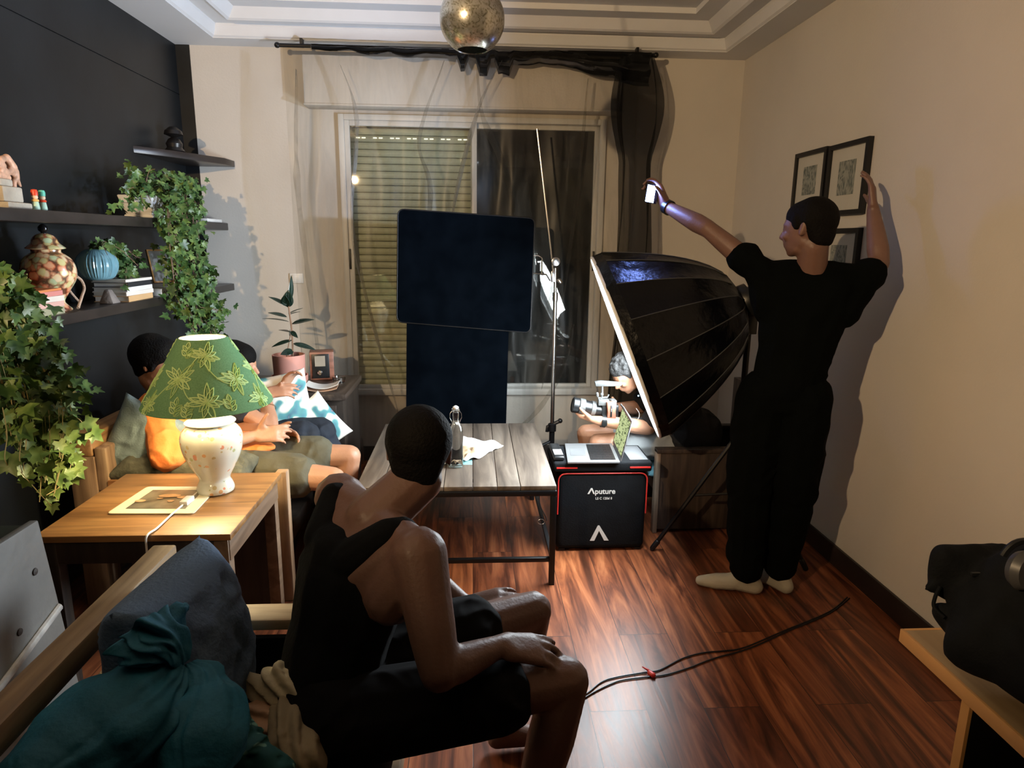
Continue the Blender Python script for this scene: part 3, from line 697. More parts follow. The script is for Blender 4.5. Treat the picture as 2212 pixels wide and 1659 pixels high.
# ------------------------------------------------------------------ rubber plant, radio, book, ashtray
CZ = .67
pot = thing('potted_rubber_plant', 'rubber plant with dark glossy leaves in a pink clay pot', 'houseplant', (-1.07, 3.88, CZ))
pk = plain('pink_clay', (.52, .24, .19), .6, var=.06)
PX, PY = -1.07, 3.88
build('pot', MB().lathe([(0, .012), (.080, .012), (.088, .05), (.092, .165), (.092, .172), (.084, .172), (.080, .13), (0, .13)], (PX, PY, CZ), 40), pk, pot)
build('saucer', MB().lathe([(0, 0), (.092, 0), (.102, .02), (.104, .05), (.098, .05), (.094, .012), (0, .012)], (PX, PY, CZ), 40), pk, pot)
build('soil', MB().lathe([(0, .14), (.082, .135), (.082, .13), (0, .13)], (PX, PY, CZ), 24), plain('soil', (.02, .014, .01), .95, bump=.6), pot)
M['rub'] = plain('rubber_leaf', (.010, .026, .018), .22, var=.3, coat=.4)
M['stem'] = plain('plant_stem', (.22, .13, .08), .6)
stem = [at(632, 775, y=PY), at(631, 720, y=PY), at(626, 680, y=PY), at(622, 650, y=PY)]
build('stem', MB().tube(spline([V((PX, PY, CZ+.135))]+stem, 5), [.006]*16+[.004]*5 if False else .005, 8).tube([(PX-.018, PY, CZ+.135), at(628, 720, y=PY)], .003, 6), M['stem'], pot)
def rleaf(mb, base, tip, wd, nrm, bend=.15, n=8):
    base, tip = V(base), V(tip); d = tip-base; L_ = d.length; d.normalize(); nr = V(nrm).normalized(); sd = d.cross(nr).normalized(); nr = sd.cross(d)
    vs = []; fs = []
    for i in range(n+1):
        t = i/n; w_ = wd*math.sin(PI*t**.85)**.8*(1-.15*t) if 0 < t < 1 else .0008
        c = base+d*L_*t-nr*bend*L_*t*t
        for k, (o_, h) in enumerate(((-1, .25), (-.5, .07), (0, 0), (.5, .07), (1, .25))): vs.append(c+sd*w_*o_+nr*h*w_)
    for i in range(n):
        for k in range(4): fs.append((i*5+k, i*5+k+1, (i+1)*5+k+1, (i+1)*5+k))
    mb.add(vs, fs)
for (bx, by, tx, ty, wd, dy, nz) in ((624, 655, 634, 597, .020, -.01, (1, -.6, .2)), (622, 662, 583, 638, .019, -.05, (.1, -.6, 1)), (620, 662, 614, 640, .030, -.07, (0, -1, .2)), (622, 664, 622, 628, .034, -.03, (.1, -1, .1)), (620, 685, 580, 672, .018, -.02, (0, -.5, 1)), (623, 678, 653, 662, .008, .05, (0, -.2, 1)), (624, 680, 648, 670, .008, .06, (0, -.2, 1)), (624, 695, 568, 682, .012, -.01, (0, -.15, 1)), (630, 700, 676, 686, .022, -.02, (0, -.6, 1)), (628, 718, 602, 710, .013, .02, (0, -.2, 1)), (628, 715, 642, 728, .015, -.05, (.3, -1, .3)), (627, 712, 624, 726, .012, -.03, (-1, -.5, 0)), (631, 735, 585, 746, .017, -.02, (0, -.7, 1)), (633, 742, 681, 752, .019, -.02, (0, -.8, 1)), (634, 758, 607, 764, .024, -.06, (0, -1, .5))):
    mb = MB(); b = at(bx, by, y=PY); t = at(tx, ty, y=PY+dy); t.y = PY+dy*1.0
    rleaf(mb, b, t, wd, nz, .12); build('leaf', mb, M['rub'], pot, solid=.0012, angle=0)
rad = thing('radio', 'small wooden radio with black face standing behind the pink pot', 'radio', (-.92, 4.02, CZ))
Rr = rot('Z', 12); rc = (-.915, 4.03, CZ+.085)
build('case', MB().box((-.985, 3.97, CZ), (-.845, 4.08, CZ+.17), Rr, rc), wood('radio_wood', (.10, .04, .025), (.20, .08, .05), (.28, .13, .09), 'x', .4), rad, bevel=.004)
build('face', MB().box((-.972, 3.964, CZ+.012), (-.872, 3.971, CZ+.158), Rr, rc), M['black_pl'], rad, bevel=.002)
build('dial_window', MB().box((-.955, 3.961, CZ+.085), (-.895, 3.9645, CZ+.148), Rr, rc), plain('cream_dial', (.30, .27, .22), .3), rad)
build('knob', MB().lathe([(0, -.012), (.013, -.01), (.014, 0), (0, 0)], V(rc)+Rr@V((-.012, -.068, -.038)), 20, rot('X', -90)), M['chrome'], rad)
ash = thing('ashtray', 'small clear glass ashtray on the end cabinet beside the radio', 'ashtray', (-.795, 3.92, CZ))
M['glass'] = plain('clear_glass', (.95, .97, .97), .02, var=0, trans=1)
mb = MB().lathe([(0, .0), (.036, .0), (.040, .028), (.034, .030), (.030, .008), (0, .006)], (-.795, 3.92, CZ), 12)
build('bowl', mb, M['glass'], ash)
def page_stack(c0, c1, w_, z, sag, th, m, name, lbl, cat, seed=0):
    pass
bk = thing('open_booklet', 'cream paperback curling open on the front corner of the end cabinet', 'book', (-.80, 3.70, CZ))
def curl(x0, y0, dx, dy, z0, amp, th, rz):
    vs = []; n = 12; Rz = rot('Z', rz)
    for i in range(n+1):
        u = i/n; z = z0+amp*(2*u-1)**2
        for (yy, zz) in ((0, 0), (dy, 0), (dy, th), (0, th)):
            vs.append(V((x0, y0, 0))+Rz@V((dx*u, yy, z+zz)))
    fs = [(0, 1, 2, 3), (n*4+3, n*4+2, n*4+1, n*4)]
    for i in range(n):
        for k in range(4): fs.append((i*4+k, i*4+(k+1) % 4, (i+1)*4+(k+1) % 4, (i+1)*4+k))
    return MB().add(vs, fs)
build('page', curl(-.925, 3.64, .175, .12, CZ+.016, .022, .003, 4), M['paper'], bk)
build('cover', curl(-.93, 3.636, .175, .125, CZ+.001, .014, .004, 6), plain('kraft_cover', (.45, .27, .17), .7), bk)
# ------------------------------------------------------------------ ivy
def ivy_leaf(mb, p, d, nrm, s):
    d = V(d).normalized(); nr = V(nrm); sd = d.cross(nr)
    if sd.length < 1e-4: sd = d.cross(V((.3, 1, .2)))
    sd.normalize(); nr = sd.cross(d)
    out = [(0, 0), (.30, -.16), (.58, .02), (.40, .22), (.56, .52), (.24, .50), (0, 1.0), (-.24, .50), (-.56, .52), (-.40, .22), (-.58, .02), (-.30, -.16)]
    p = V(p); b = len(mb.v)
    mb.v.append(p+d*s*.35-nr*s*.10)
    for (u, v) in out: mb.v.append(p+sd*u*s+d*v*s+nr*s*(.10*abs(u)-.22*v*v))
    n = len(out)
    for i in range(n): mb.f.append((b, b+1+i, b+1+(i+1) % n))
def ivy_mat(name, a, b, c):
    m, N, L, P = _nt(name)
    vec = coords(N, L); n = N.new('ShaderNodeTexNoise'); n.inputs['Scale'].default_value = 18; n.inputs['Detail'].default_value = 2; L.new(vec, n.inputs[0])
    r = ramp(N, [(.32, a), (.5, b), (.68, c)]); L.new(n.outputs[0], r.inputs[0]); L.new(r.outputs[0], P.inputs['Base Color'])
    P.inputs['Roughness'].default_value = .4; P.inputs['Specular IOR Level'].default_value = .4
    return m
M['ivy'] = ivy_mat('ivy_leaves', (.020, .055, .014), (.065, .13, .032), (.17, .25, .07))
M['ivy2'] = ivy_mat('young_ivy_leaves', (.06, .12, .025), (.15, .24, .06), (.27, .36, .11))
def ivy_cloud(rnd, mb, st_, paths, dens, spread, size):
    """leaves and stems along vine paths"""
    for path in paths:
        P_ = spline(path, 8); st_.tube(P_, .0016, 4, caps=False)
        L_ = 0
        for i in range(len(P_)-1):
            a, b = P_[i], P_[i+1]; sl = (b-a).length; k = sl*dens
            for _ in range(int(k)+(1 if rnd.random() < k-int(k) else 0)):
                p = a.lerp(b, rnd.random())+V((rnd.gauss(0, spread[0]), rnd.gauss(0, spread[1]), rnd.gauss(0, spread[2])))
                d = V((rnd.gauss(.3, .5), rnd.gauss(-.15, .6), rnd.gauss(-.55, .45)))
                nr = V((rnd.gauss(.5, .4), rnd.gauss(-.6, .4), rnd.gauss(.5, .4)))
                ivy_leaf(mb, p, d, nr, rnd.uniform(*size))
rnd = random.Random(4)
ZS = 1.592
iv = thing('potted_ivy', 'dense green ivy in a white trough spilling off the middle shelf end', 'houseplant', (-1.66, 3.62, ZS))
build('pot', MB().hexa([(-1.71, 3.50, ZS), (-1.59, 3.50, ZS), (-1.59, 3.80, ZS), (-1.71, 3.80, ZS), (-1.735, 3.46, ZS+.11), (-1.565, 3.46, ZS+.11), (-1.565, 3.84, ZS+.11), (-1.735, 3.84, ZS+.11)]).box((-1.722, 3.488, ZS), (-1.578, 3.812, ZS+.018)), M['white_pl'], iv, bevel=.008)
mb = MB(); stm = MB(); paths = []
T = lambda px, py, x: at(px, py, x=x)
for k in range(26):   # bush over the pot
    a = V((-1.65, 3.50+rnd.random()*.34, ZS+.10)); px = rnd.uniform(262, 420); py = rnd.uniform(362, 440)
    e = T(px, py, -1.62+rnd.uniform(-.08, .10)); paths.append([a, (a+e)/2+V((0, 0, .05)), e])
ivy_cloud(rnd, mb, stm, paths, 68, (.025, .025, .02), (.022, .042))
paths = []
for k in range(26):   # cascade
    u = rnd.random(); o = (u-.5)
    e = [V((-1.62, 3.72, ZS+.12)), T(388+o*50, 400, -1.55), T(392+o*66, 470, -1.50), T(402+o*70, 560, -1.49), T(414+o*74, 640, -1.49)]
    r = rnd.random()
    if r > .25: e += [T(436+o*56, 690+rnd.random()*20, -1.49)]
    if r > .7: e += [T(452+o*40, 722+rnd.random()*10, -1.48)]
    paths.append(e)
ivy_cloud(rnd, mb, stm, paths, 36, (.03, .035, .02), (.026, .05))
paths = [[T(420, 640, -1.49), T(470, 650, -1.45), T(492, 680, -1.42)], [T(290, 440, -1.58), T(265, 438, -1.56), T(247, 448, -1.55)], [T(430, 560, -1.5), T(450, 590, -1.47), T(448, 620, -1.46)], [T(420, 660, -1.49), T(455, 668, -1.43), T(498, 672, -1.41)]]
ivy_cloud(rnd, mb, stm, paths, 55, (.015, .015, .015), (.024, .042))
build('foliage', mb, M['ivy'], iv, angle=0); build('stem', stm, M['stem'], iv)
# near ivy
iv2 = thing('potted_ivy', 'big ivy trailing to the floor at the left edge, its lowest leaves pale green', 'houseplant', (-1.5, 2.05, 1.21))
build('pot', MB().lathe([(0, 0), (.08, 0), (.105, .13), (.11, .13), (.11, .16), (.10, .16), (.09, .13), (0, .13)], (-1.66, 2.1, 1.21), 32), plain('brown_clay', (.20, .09, .05), .7), iv2)
mb = MB(); stm = MB(); paths = []
for k in range(60):
    o = rnd.random()
    x0 = -1.50+rnd.uniform(-.04, .12)
    p0 = V((-1.64+rnd.uniform(-.05, .05), 2.1+rnd.uniform(-.1, .1), 1.33))
    pt = [p0, T(-45+o*70, 580+o*40, -1.56), T(-75+o*110, 670+o*10, x0), T(-60+o*165, 760, x0), T(-40+o*190, 860, x0)]
    if rnd.random() > .35: pt.append(T(-20+o*165, 930+rnd.random()*30, x0))
    paths.append(pt)
for k in range(14):
    o = rnd.random(); x0 = -1.46
    paths.append([V((-1.64, 2.2+rnd.uniform(-.05, .15), 1.33)), T(-5+o*40, 620, -1.52), T(30+o*50, 695, x0), T(75+o*55, 770+o*30, x0), T(110+o*60, 850, x0)])
ivy_cloud(rnd, mb, stm, paths, 26, (.03, .03, .02), (.03, .055))
build('foliage', mb, M['ivy'], iv2, angle=0)
mb = MB(); paths = []
for k in range(16):
    o = rnd.random(); x0 = -1.40+rnd.uniform(-.03, .05); e = rnd.uniform(985, 1085)
    paths.append([T(0+o*150, 880, x0), T(10+o*140, 940, x0), T(5+o*145, 990, x0), T(20+o*110, e, x0)])
paths += [[T(150, 870, -1.4), T(160, 920, -1.38), T(158, 980, -1.38), T(140, 1040, -1.38), T(100, 1070, -1.38)], [T(45, 1020, -1.38), T(80, 1060, -1.38), T(110, 1092, -1.38)], [T(140, 900, -1.4), T(170, 905, -1.36), T(192, 938, -1.35)]]
ivy_cloud(rnd, mb, stm, paths, 19, (.02, .02, .015), (.038, .062))
build('young_foliage', mb, M['ivy2'], iv2, angle=0, label='pale young ivy leaves'); build('stem', stm, plain('pale_vine_stem', (.32, .26, .10), .6), iv2)
# ------------------------------------------------------------------ things on the shelves
Z3 = 1.21
def sy(px, x=-1.66): return at(px, 500, x=x).y
# ginger jar
jy = at(112, 660, x=-1.66).y; JX = -1.655
jar = thing('ginger_jar', 'flower-covered ginger jar with domed lid and black knob on the bottom shelf', 'jar', (JX, jy, Z3))
M['flor'] = cells('floral_enamel', [(0, (.82, .70, .48)), (.45, (.80, .62, .36)), (.58, (.66, .30, .16)), (.75, (.16, .07, .04))], 40, .25, distort=.03, alt=[(0, (1, 1, 1)), (.45, (1, .62, .55)), (.62, (.9, 1, .75)), (.82, (.65, .95, .9))])
jb = smoothprof([(.062, 0), (.064, .008), (.05, .022), (.042, .04), (.062, .075), (.088, .12), (.094, .16), (.082, .20), (.058, .222), (.05, .228), (.05, .238)], 4)
build('body', MB().lathe([(0, 0)]+jb+[(0, .238)], (JX, jy, Z3), 40), M['flor'], jar, angle=60)
build('lid', MB().lathe([(0, .237)]+smoothprof([(.052, .238), (.066, .242), (.066, .246), (.048, .262), (.042, .278), (.030, .292), (.012, .300)], 3)+[(0, .30)], (JX, jy, Z3), 36), M['flor'], jar, angle=60)
build('knob', MB().lathe(smoothprof([(.008, .296), (.010, .304), (.017, .312), (.016, .324), (.006, .334), (0, .336)], 3), (JX, jy, Z3), 20), plain('black_glaze', (.006, .006, .007), .1), jar)
def book(x0, y0, x1, y1, z, t, ang, cover, lbl, grp, c=None):
    cx, cy_ = (x0+x1)/2, (y0+y1)/2; b = thing('book', lbl, 'book', (cx, cy_, z), grp); R = rot('Z', ang); c = (cx, cy_, z)
    cv = MB().box((x0, y0, z), (x1, y1, z+.0025), R, c).box((x0, y0, z+t-.0025), (x1, y1, z+t), R, c).box((x1-.003, y0, z), (x1, y1, z+t), R, c)
    # boxes turn about the stack centre line
    build('cover', cv, cover, b, bevel=.0006)
    build('pages', MB().box((x0+.004, y0+.004, z+.0026), (x1-.0035, y1-.004, z+t-.0026), R, (cx, cy_, z+t/2)), M['paper'], b)
def rbook(cx, cy_, w_, l_, z, t, ang, cover, lbl, grp):
    b = thing('book', lbl, 'book', (cx, cy_, z), grp); R = rot('Z', ang)
    def bx(mb, x0, y0, z0, x1, y1, z1):
        vs = [(V((cx, cy_, 0))+R@V((x, y, 0))+V((0, 0, zz))) for zz in (z0, z1) for (x, y) in ((x0, y0), (x1, y0), (x1, y1), (x0, y1))]
        mb.hexa(vs)
    mb = MB(); bx(mb, -w_/2, -l_/2, z, w_/2, l_/2, z+.003); bx(mb, -w_/2, -l_/2, z+t-.003, w_/2, l_/2, z+t); bx(mb, w_/2-.003, -l_/2, z+.003, w_/2, l_/2, z+t-.003)
    build('cover', mb, cover, b)
    mb = MB(); bx(mb, -w_/2+.004, -l_/2+.004, z+.0031, w_/2-.0032, l_/2-.004, z+t-.0031); build('pages', mb, M['paper'], b)
cols = {'pink': (.66, .25, .22), 'cream': (.75, .68, .60), 'rose': (.70, .42, .36), 'sage': (.36, .34, .22), 'white': (.74, .72, .70), 'black': (.02, .02, .024), 'lilac': (.42, .34, .40), 'ochre': (.62, .38, .18), 'orange': (.7, .24, .08)}
bm_ = {k: plain('book_'+k, v, .5, var=.05) for k, v in cols.items()}
z = Z3+.0005
g1, g2, g3 = 'books stacked beside the ginger jar', 'books stacked under the blue vase', 'books under the photo frame'
yb = at(85, 650, x=-1.62).y-.03
for t, cv, lb, an in ((.028, 'sage', 'olive-grey book, lowest of the stack beside the ginger jar', 3), (.020, 'rose', 'dusty rose book, second from the bottom beside the ginger jar', 1), (.020, 'cream', 'cream book under the pink one beside the ginger jar', -2), (.018, 'pink', 'pink book second from the top beside the ginger jar', 2), (.008, 'orange', 'thin orange booklet topmost of the stack beside the ginger jar', 6)):
    rbook(-1.63, yb, .135, .17, z, t, an, bm_[cv], lb, g1); z += t+.0005
z = Z3+.0005; yb = 3.24
for t, cv, lb, an in ((.026, 'ochre', 'ochre book, lowest of the stack under the blue ribbed vase', 2), (.018, 'cream', 'cream book second from the bottom under the blue ribbed vase', -1), (.020, 'white', 'white book, middle of the stack under the blue ribbed vase', 1), (.022, 'black', 'black-spined book near the top of the stack under the blue vase', 3), (.012, 'cream', 'thin pale book topmost under the blue ribbed vase', 0)):
    rbook(-1.635, yb, .15, .25, z, t, an, bm_[cv], lb, g2); z += t+.0005
zv = z
# lighter books beyond
z = Z3+.0005
for t, cv, lb, an in ((.026, 'lilac', 'lilac book at the bottom of the low pile near the ivy cascade', 0), (.018, 'white', 'white book on top of the low pile near the ivy cascade', 3)):
    rbook(-1.64, 3.62, .15, .20, z, t, an, bm_[cv], lb, g3); z += t+.0005
zf = z
# blue ribbed vase with trailing plant
vy = at(212, 590, x=-1.65).y
bv = thing('trailing_plant', 'round blue ribbed vase with a small trailing green plant on the book stack', 'houseplant', (-1.65, vy, zv))
prof = smoothprof([(.03, 0), (.06, .012), (.080, .055), (.076, .095), (.05, .125), (.030, .135), (.026, .13)], 5)
vs = []; n_ = 96
mbv = MB()
for r_, zz in prof:
    for k in range(n_):
        a = 2*PI*k/n_; rr = r_*(1+.028*math.cos(a*40)); vs.append((-1.65+rr*math.cos(a), vy+rr*math.sin(a), zv+zz))
fs = [(i*n_+k, i*n_+(k+1) % n_, (i+1)*n_+(k+1) % n_, (i+1)*n_+k) for i in range(len(prof)-1) for k in range(n_)]+[tuple(range(n_-1, -1, -1))]
build('vase', mbv.add(vs, fs), plain('blue_glaze', (.16, .33, .40), .18, var=.1, coat=.4), bv, angle=60)
mb = MB(); stm = MB(); paths = []
for k in range(13):
    a = V((-1.65, vy, zv+.13)); e = T(rnd.uniform(205, 305), rnd.uniform(545, 600), -1.60+rnd.uniform(-.04, .04)); paths.append([a, (a+e)/2+V((.0, 0, .045)), e])
for k in range(5):
    a = V((-1.65, vy, zv+.13)); e = T(rnd.uniform(255, 300), rnd.uniform(590, 628), -1.57); paths.append([a, T(262, 560, -1.62), e])
ivy_cloud(rnd, mb, stm, paths, 42, (.012, .02, .015), (.026, .042))
build('foliage', mb, M['ivy'], bv, angle=0); build('stem', stm, M['stem'], bv)
# photo frame
fy = 3.70
pf = thing('photo_frame', 'thin gilt-edged photo frame leaning on the low pile of books', 'picture frame', (-1.66, fy, zf))
Rf = Rxyz((.55, .83, 0), (-.20, .12, .97)); 
def fb(mb, x0, y0, z0, x1, y1, z1, o, R):
    vs = [V(o)+R@V((x, y, zz)) for zz in (z0, z1) for (x, y) in ((x0, y0), (x1, y0), (x1, y1), (x0, y1))]; return mb.hexa(vs)
o_ = V((-1.69, fy-.04, zf+.006))
mb = MB()
for q in ((0, 0, .13, .008), (0, .17, .13, .178), (0, .008, .008, .17), (.122, .008, .13, .17)): fb(mb, q[0], q[1], -.006, q[2], q[3], .006, o_, Rf)
build('frame', mb, plain('gilt_wood', (.55, .28, .09), .35), pf)
mb = MB(); fb(mb, .008, .008, -.003, .122, .17, .002, o_, Rf); build('photo', mb, plain('grey_photo', (.22, .22, .21), .25, var=.5, nscale=20), pf)
# patterned white box
bx_ = thing('small_box', 'small white box with black sprig pattern at the bottom shelf edge', 'box', (-1.585, 3.50, Z3))
mb = MB().box((-1.60, 3.44, Z3), (-1.555, 3.58, Z3+.038)); build('carton', mb, M['paper'], bx_, bevel=.002)
mb = MB()
for k in range(9): ivy_leaf(mb, (-1.554, 3.455+k*.013, Z3+.012+(k % 2)*.006), (0, .3*((k % 3)-1), 1), (1, 0, 0), .013)
build('sprig_motif', mb, M['black_pl'], bx_, label='black printed sprigs')
# stone pyramid + rope loop
tag(build('stone_pyramid', MB().add([(-1.64, 3.02, Z3), (-1.575, 3.02, Z3), (-1.575, 3.09, Z3), (-1.64, 3.09, Z3), (-1.62, 3.04, Z3+.062), (-1.60, 3.04, Z3+.062), (-1.60, 3.07, Z3+.062), (-1.62, 3.07, Z3+.062)], [(0, 1, 2, 3), (4, 5, 6, 7), (0, 1, 5, 4), (1, 2, 6, 5), (2, 3, 7, 6), (3, 0, 4, 7)]), plain('grey_stone', (.20, .17, .15), .8, var=.3, bump=.5), loc=(-1.61, 3.08, Z3), bevel=.006), 'grey stone wedge between the rope loop and the book stack', 'ornament')
lp = [T(165, 597, -1.62), T(176, 606, -1.62), T(182, 622, -1.62), T(177, 640, -1.60), T(167, 654, -1.58)]
lp[-1].z = Z3+.008
tag(build('rope_loop', MB().tube(spline(lp, 6), .0055, 8).tube(spline([lp[0], lp[0]+V((-.02, .02, .01)), lp[0]+V((-.06, .03, -.04)), V((-1.70, 2.99, Z3+.008))], 5), .0055, 8), plain('pale_rope', (.55, .38, .27), .8, bump=.6, bscale=200), loc=(-1.6, 2.98, Z3)), 'pale rope loop standing beside the flowered ginger jar', 'ornament')
# orange ceramic block behind near ivy
oc = MB().hull([((-1.70, 2.52, Z3+.03), .04), ((-1.66, 2.50, Z3+.05), .036)]).hull([((-1.69, 2.50, Z3+.07), .042), ((-1.67, 2.54, Z3+.09), .035)]).hull([((-1.68, 2.53, Z3+.13), .04), ((-1.70, 2.49, Z3+.125), .036)])
for v in oc.v: v.z = max(v.z, Z3)
tag(build('terracotta_ornament', oc, plain('terracotta', (.58, .24, .10), .6), loc=(-1.68, 2.52, Z3), voxel=.006, sm=3), 'lumpy orange terracotta ornament half hidden by the near ivy', 'ornament')
# middle shelf: stone-based figurine, two little figures
fg = thing('figurine', 'carved pinkish figurine on a stone plinth at the left end of the middle shelf', 'figurine', (-1.66, 2.44, ZS))
gy = at(12, 440, x=-1.64).y
stn = plain('plinth_stone', (.42, .37, .30), .85, var=.25, bump=.5)
build('plinth', MB().box((-1.70, gy-.07, ZS), (-1.585, gy+.06, ZS+.022)).box((-1.69, gy-.065, ZS+.022), (-1.60, gy+.04, ZS+.075)).box((-1.68, gy-.06, ZS+.075), (-1.61, gy+.01, ZS+.10)), stn, fg, bevel=.006)
mb = MB(); r2 = random.Random(3)
def Fg(px, py, dx=0): return at(px, py, x=-1.635+dx)
for a, b, r1, r2_ in (((0, 345), (14, 340), .012, .011), ((14, 340), (28, 362), .013, .015), ((28, 362), (20, 370), .013, .012), ((33, 370), (34, 385), .012, .013), ((34, 385), (44, 402), .011, .005), ((30, 392), (31, 424), .009, .008), ((31, 424), (38, 430), .009, .006), ((-6, 352), (6, 358), .014, .012), ((0, 366), (14, 372), .014, .012), ((-6, 378), (18, 384), .016, .010), ((14, 378), (20, 398), .010, .006), ((-8, 392), (8, 392), .014, .010), ((20, 372), (33, 374), .010, .010)):
    mb.hull([(Fg(*a), r1), (Fg(*b), r2_)])
build('figure', mb, plain('painted_clay', (.62, .36, .24), .5, var=.35, nscale=40), fg, voxel=.0035, sm=2)
def little(px, hat, band, coat_, lbl, grp):
    y = at(px, 440, x=-1.60).y; o = thing('mini_figure', lbl, 'figurine', (-1.60, y, ZS), grp)
    build('body', MB().lathe([(0, 0), (.012, 0), (.013, .006), (.010, .03), (.006, .034), (0, .034)], (-1.60, y, ZS), 16), coat_, o, angle=60)
    build('belt', MB().lathe([(.0105, .030), (.0125, .033), (.011, .038), (.006, .040)], (-1.60, y, ZS), 16), band, o)
    build('head', MB().hull([((-1.60, y, ZS+.047), .0105)]), plain('doll_face', (.75, .55, .38), .5), o)
    build('hat', MB().lathe([(.011, .052), (.0115, .066), (.009, .073), (0, .075)], (-1.60, y, ZS), 16), hat, o)
red = plain('doll_red', (.62, .06, .02), .4); grn = plain('doll_green', (.12, .52, .40), .4); wht = plain('doll_mint', (.45, .68, .55), .4)
little(77, red, plain('doll_yellow', (.7, .45, .15), .5), wht, 'tiny doll with a red hat, left of the pair on the middle shelf', 'pair of tiny dolls')
little(93, grn, red, wht, 'tiny doll with a green-banded hat, right of the pair on the middle shelf', 'pair of tiny dolls')
tag(build('soap_dish', MB().box((-1.64, 4.18, ZS), (-1.58, 4.42, ZS+.022)), M['white_pl'], loc=(-1.6, 4.3, ZS), bevel=.006), 'small white lidded box at the far end of the middle shelf', 'box')
dk = plain('dark_bronze', (.008, .007, .007), .35)
tag(build('dark_pot', MB().lathe([(0, 0), (.05, 0), (.055, .01), (.04, .03), (.045, .05), (.03, .075), (.012, .085), (.05, .10), (.045, .12), (.02, .14), (0, .145)], (-1.70, 4.10, 1.972), 24), dk, loc=(-1.7, 4.1, 1.972)), 'black pagoda-shaped ornament on the topmost corner shelf', 'ornament')
# ------------------------------------------------------------------ coffee table
CW = wood('weathered_planks', (.045, .033, .025), (.105, .08, .06), (.185, .15, .118), 'y', .66, .9, .3)
ct = thing('coffee_table', 'long coffee table of weathered planks on a black steel frame', 'coffee table', (-.07, 3.2, 0))
r3 = random.Random(8); xs = [-.50, -.36, -.22, -.155, -.12, .005, .115, .235, .362]
def tt(px): return at(px, 1052, z=.469).x
xs = [-.50, -.39, -.27, -.165, -.125, -.02, .0, .105, .205, .362]
for a, b in zip(xs[:-1], xs[1:]):
    if a in (-.125, -.02): continue
    build('plank', MB().box((a+.0015, 2.695, .448), (b-.0015, 3.705, .468)), CW, ct, bevel=.0015)
build('plank', MB().box((-.1235, 2.695, .448), (-.0015, 2.985, .468)), CW, ct, bevel=.0015)
build('plank', MB().box((-.1235, 3.285, .448), (-.0015, 3.705, .468)), CW, ct, bevel=.0015)
til = cells('patterned_tile', [(0, (.55, .62, .58)), (.12, (.12, .34, .36)), (.28, (.50, .60, .56)), (.5, (.16, .38, .40))], 42, .3, distort=.3)
build('tile_inset', MB().box((-.1225, 2.987, .448), (-.0025, 3.283, .4665)), til, ct)
for a, b in (((-.50, 2.69, .423), (.362, 2.715, .447)), ((-.50, 3.685, .423), (.362, 3.71, .447)), ((-.50, 2.715, .423), (-.475, 3.685, .447)), ((.337, 2.715, .423), (.362, 3.685, .447)), ((-.475, 2.692, .112), (.337, 2.712, .132)), ((-.475, 3.69, .112), (.337, 3.708, .132)), ((-.498, 2.715, .112), (-.48, 3.685, .132)), ((.342, 2.715, .112), (.36, 3.685, .132))):
    build('rail', MB().box(a, b), M['steel_blk'], ct, bevel=.002)
for x, y in ((-.4875, 2.7025), (.3495, 2.7025), (-.4875, 3.6975), (.3495, 3.6975)):
    build('leg', MB().box((x-.0125, y-.0125, 0), (x+.0125, y+.0125, .423)), M['steel_blk'], ct, bevel=.002)
# glass bottle
bp = at(985, 1010, z=.469); BX, BY = bp.x, bp.y+.02
bo = thing('glass_bottle', 'clear swing-top glass bottle standing on the coffee table', 'bottle', (BX, BY, .4685))
Sq = lambda r_: r_
vs = []; fs = []; prof = [(.030, 0), (.034, .004), (.034, .165), (.030, .19), (.018, .215), (.0155, .225), (.0155, .262), (.019, .264), (.019, .276), (.0145, .276), (.0125, .262), (.0125, .222), (.028, .182), (.031, .16), (.031, .010), (.0, .008)]
n_ = 32
for r_, zz in prof:
    k = 1 if zz > .2 else 0
    for i in range(n_):
        a = 2*PI*i/n_+PI/4; e = 1 if k else min(1.32, 1/max(abs(math.cos(a)), abs(math.sin(a))))*.5+.5
        vs.append((BX+r_*e*math.cos(a), BY+r_*e*math.sin(a), .469+zz))
for i in range(len(prof)-1):
    for k in range(n_): fs.append((i*n_+k, i*n_+(k+1) % n_, (i+1)*n_+(k+1) % n_, (i+1)*n_+k))
fs.append(tuple(range(n_-1, -1, -1)))
build('bottle_body', MB().add(vs, fs), M['glass'], bo, angle=50)
wr = MB()
for sx in (-1, 1): wr.tube([(BX+sx*.014, BY, .469+.270), (BX+sx*.026, BY-.004, .469+.255), (BX+sx*.027, BY-.006, .469+.235), (BX+sx*.018, BY-.003, .469+.215)], .0014, 6)
build('wire_clasp', wr, M['chrome'], bo); build('stopper', MB().lathe([(0, 0), (.013, 0), (.014, .008), (.006, .014), (0, .015)], (BX, BY, .746), 16), M['white_pl'], bo)
# crumpled paper
ps = [at(975, 1002, z=.475), at(1018, 1002, z=.475), at(1040, 980, z=.475), at(1087, 962, z=.475), at(1045, 955, z=.475), at(985, 938, z=.475)]
def sheet(c, nx, ny, z, amp, seed):
    vs = []; fs = []
    for j in range(ny+1):
        for i in range(nx+1):
            u, v = i/nx, j/ny; p = c[0]*(1-u)*(1-v)+c[1]*u*(1-v)+c[2]*u*v+c[3]*(1-u)*v
            h = abs(noise.noise(V((u*3.1+seed, v*3.7, seed))))*amp+.006*abs(math.sin(u*9+v*4))
            vs.append((p.x, p.y, z+h))
    for j in range(ny):
        for i in range(nx): fs.append((j*(nx+1)+i, j*(nx+1)+i+1, (j+1)*(nx+1)+i+1, (j+1)*(nx+1)+i))
    return MB().add(vs, fs)
npap = thing('paper_wrapper', 'crumpled white paper wrapper lying beside the glass bottle on the table', 'paper', (.02, 3.1, .4685))
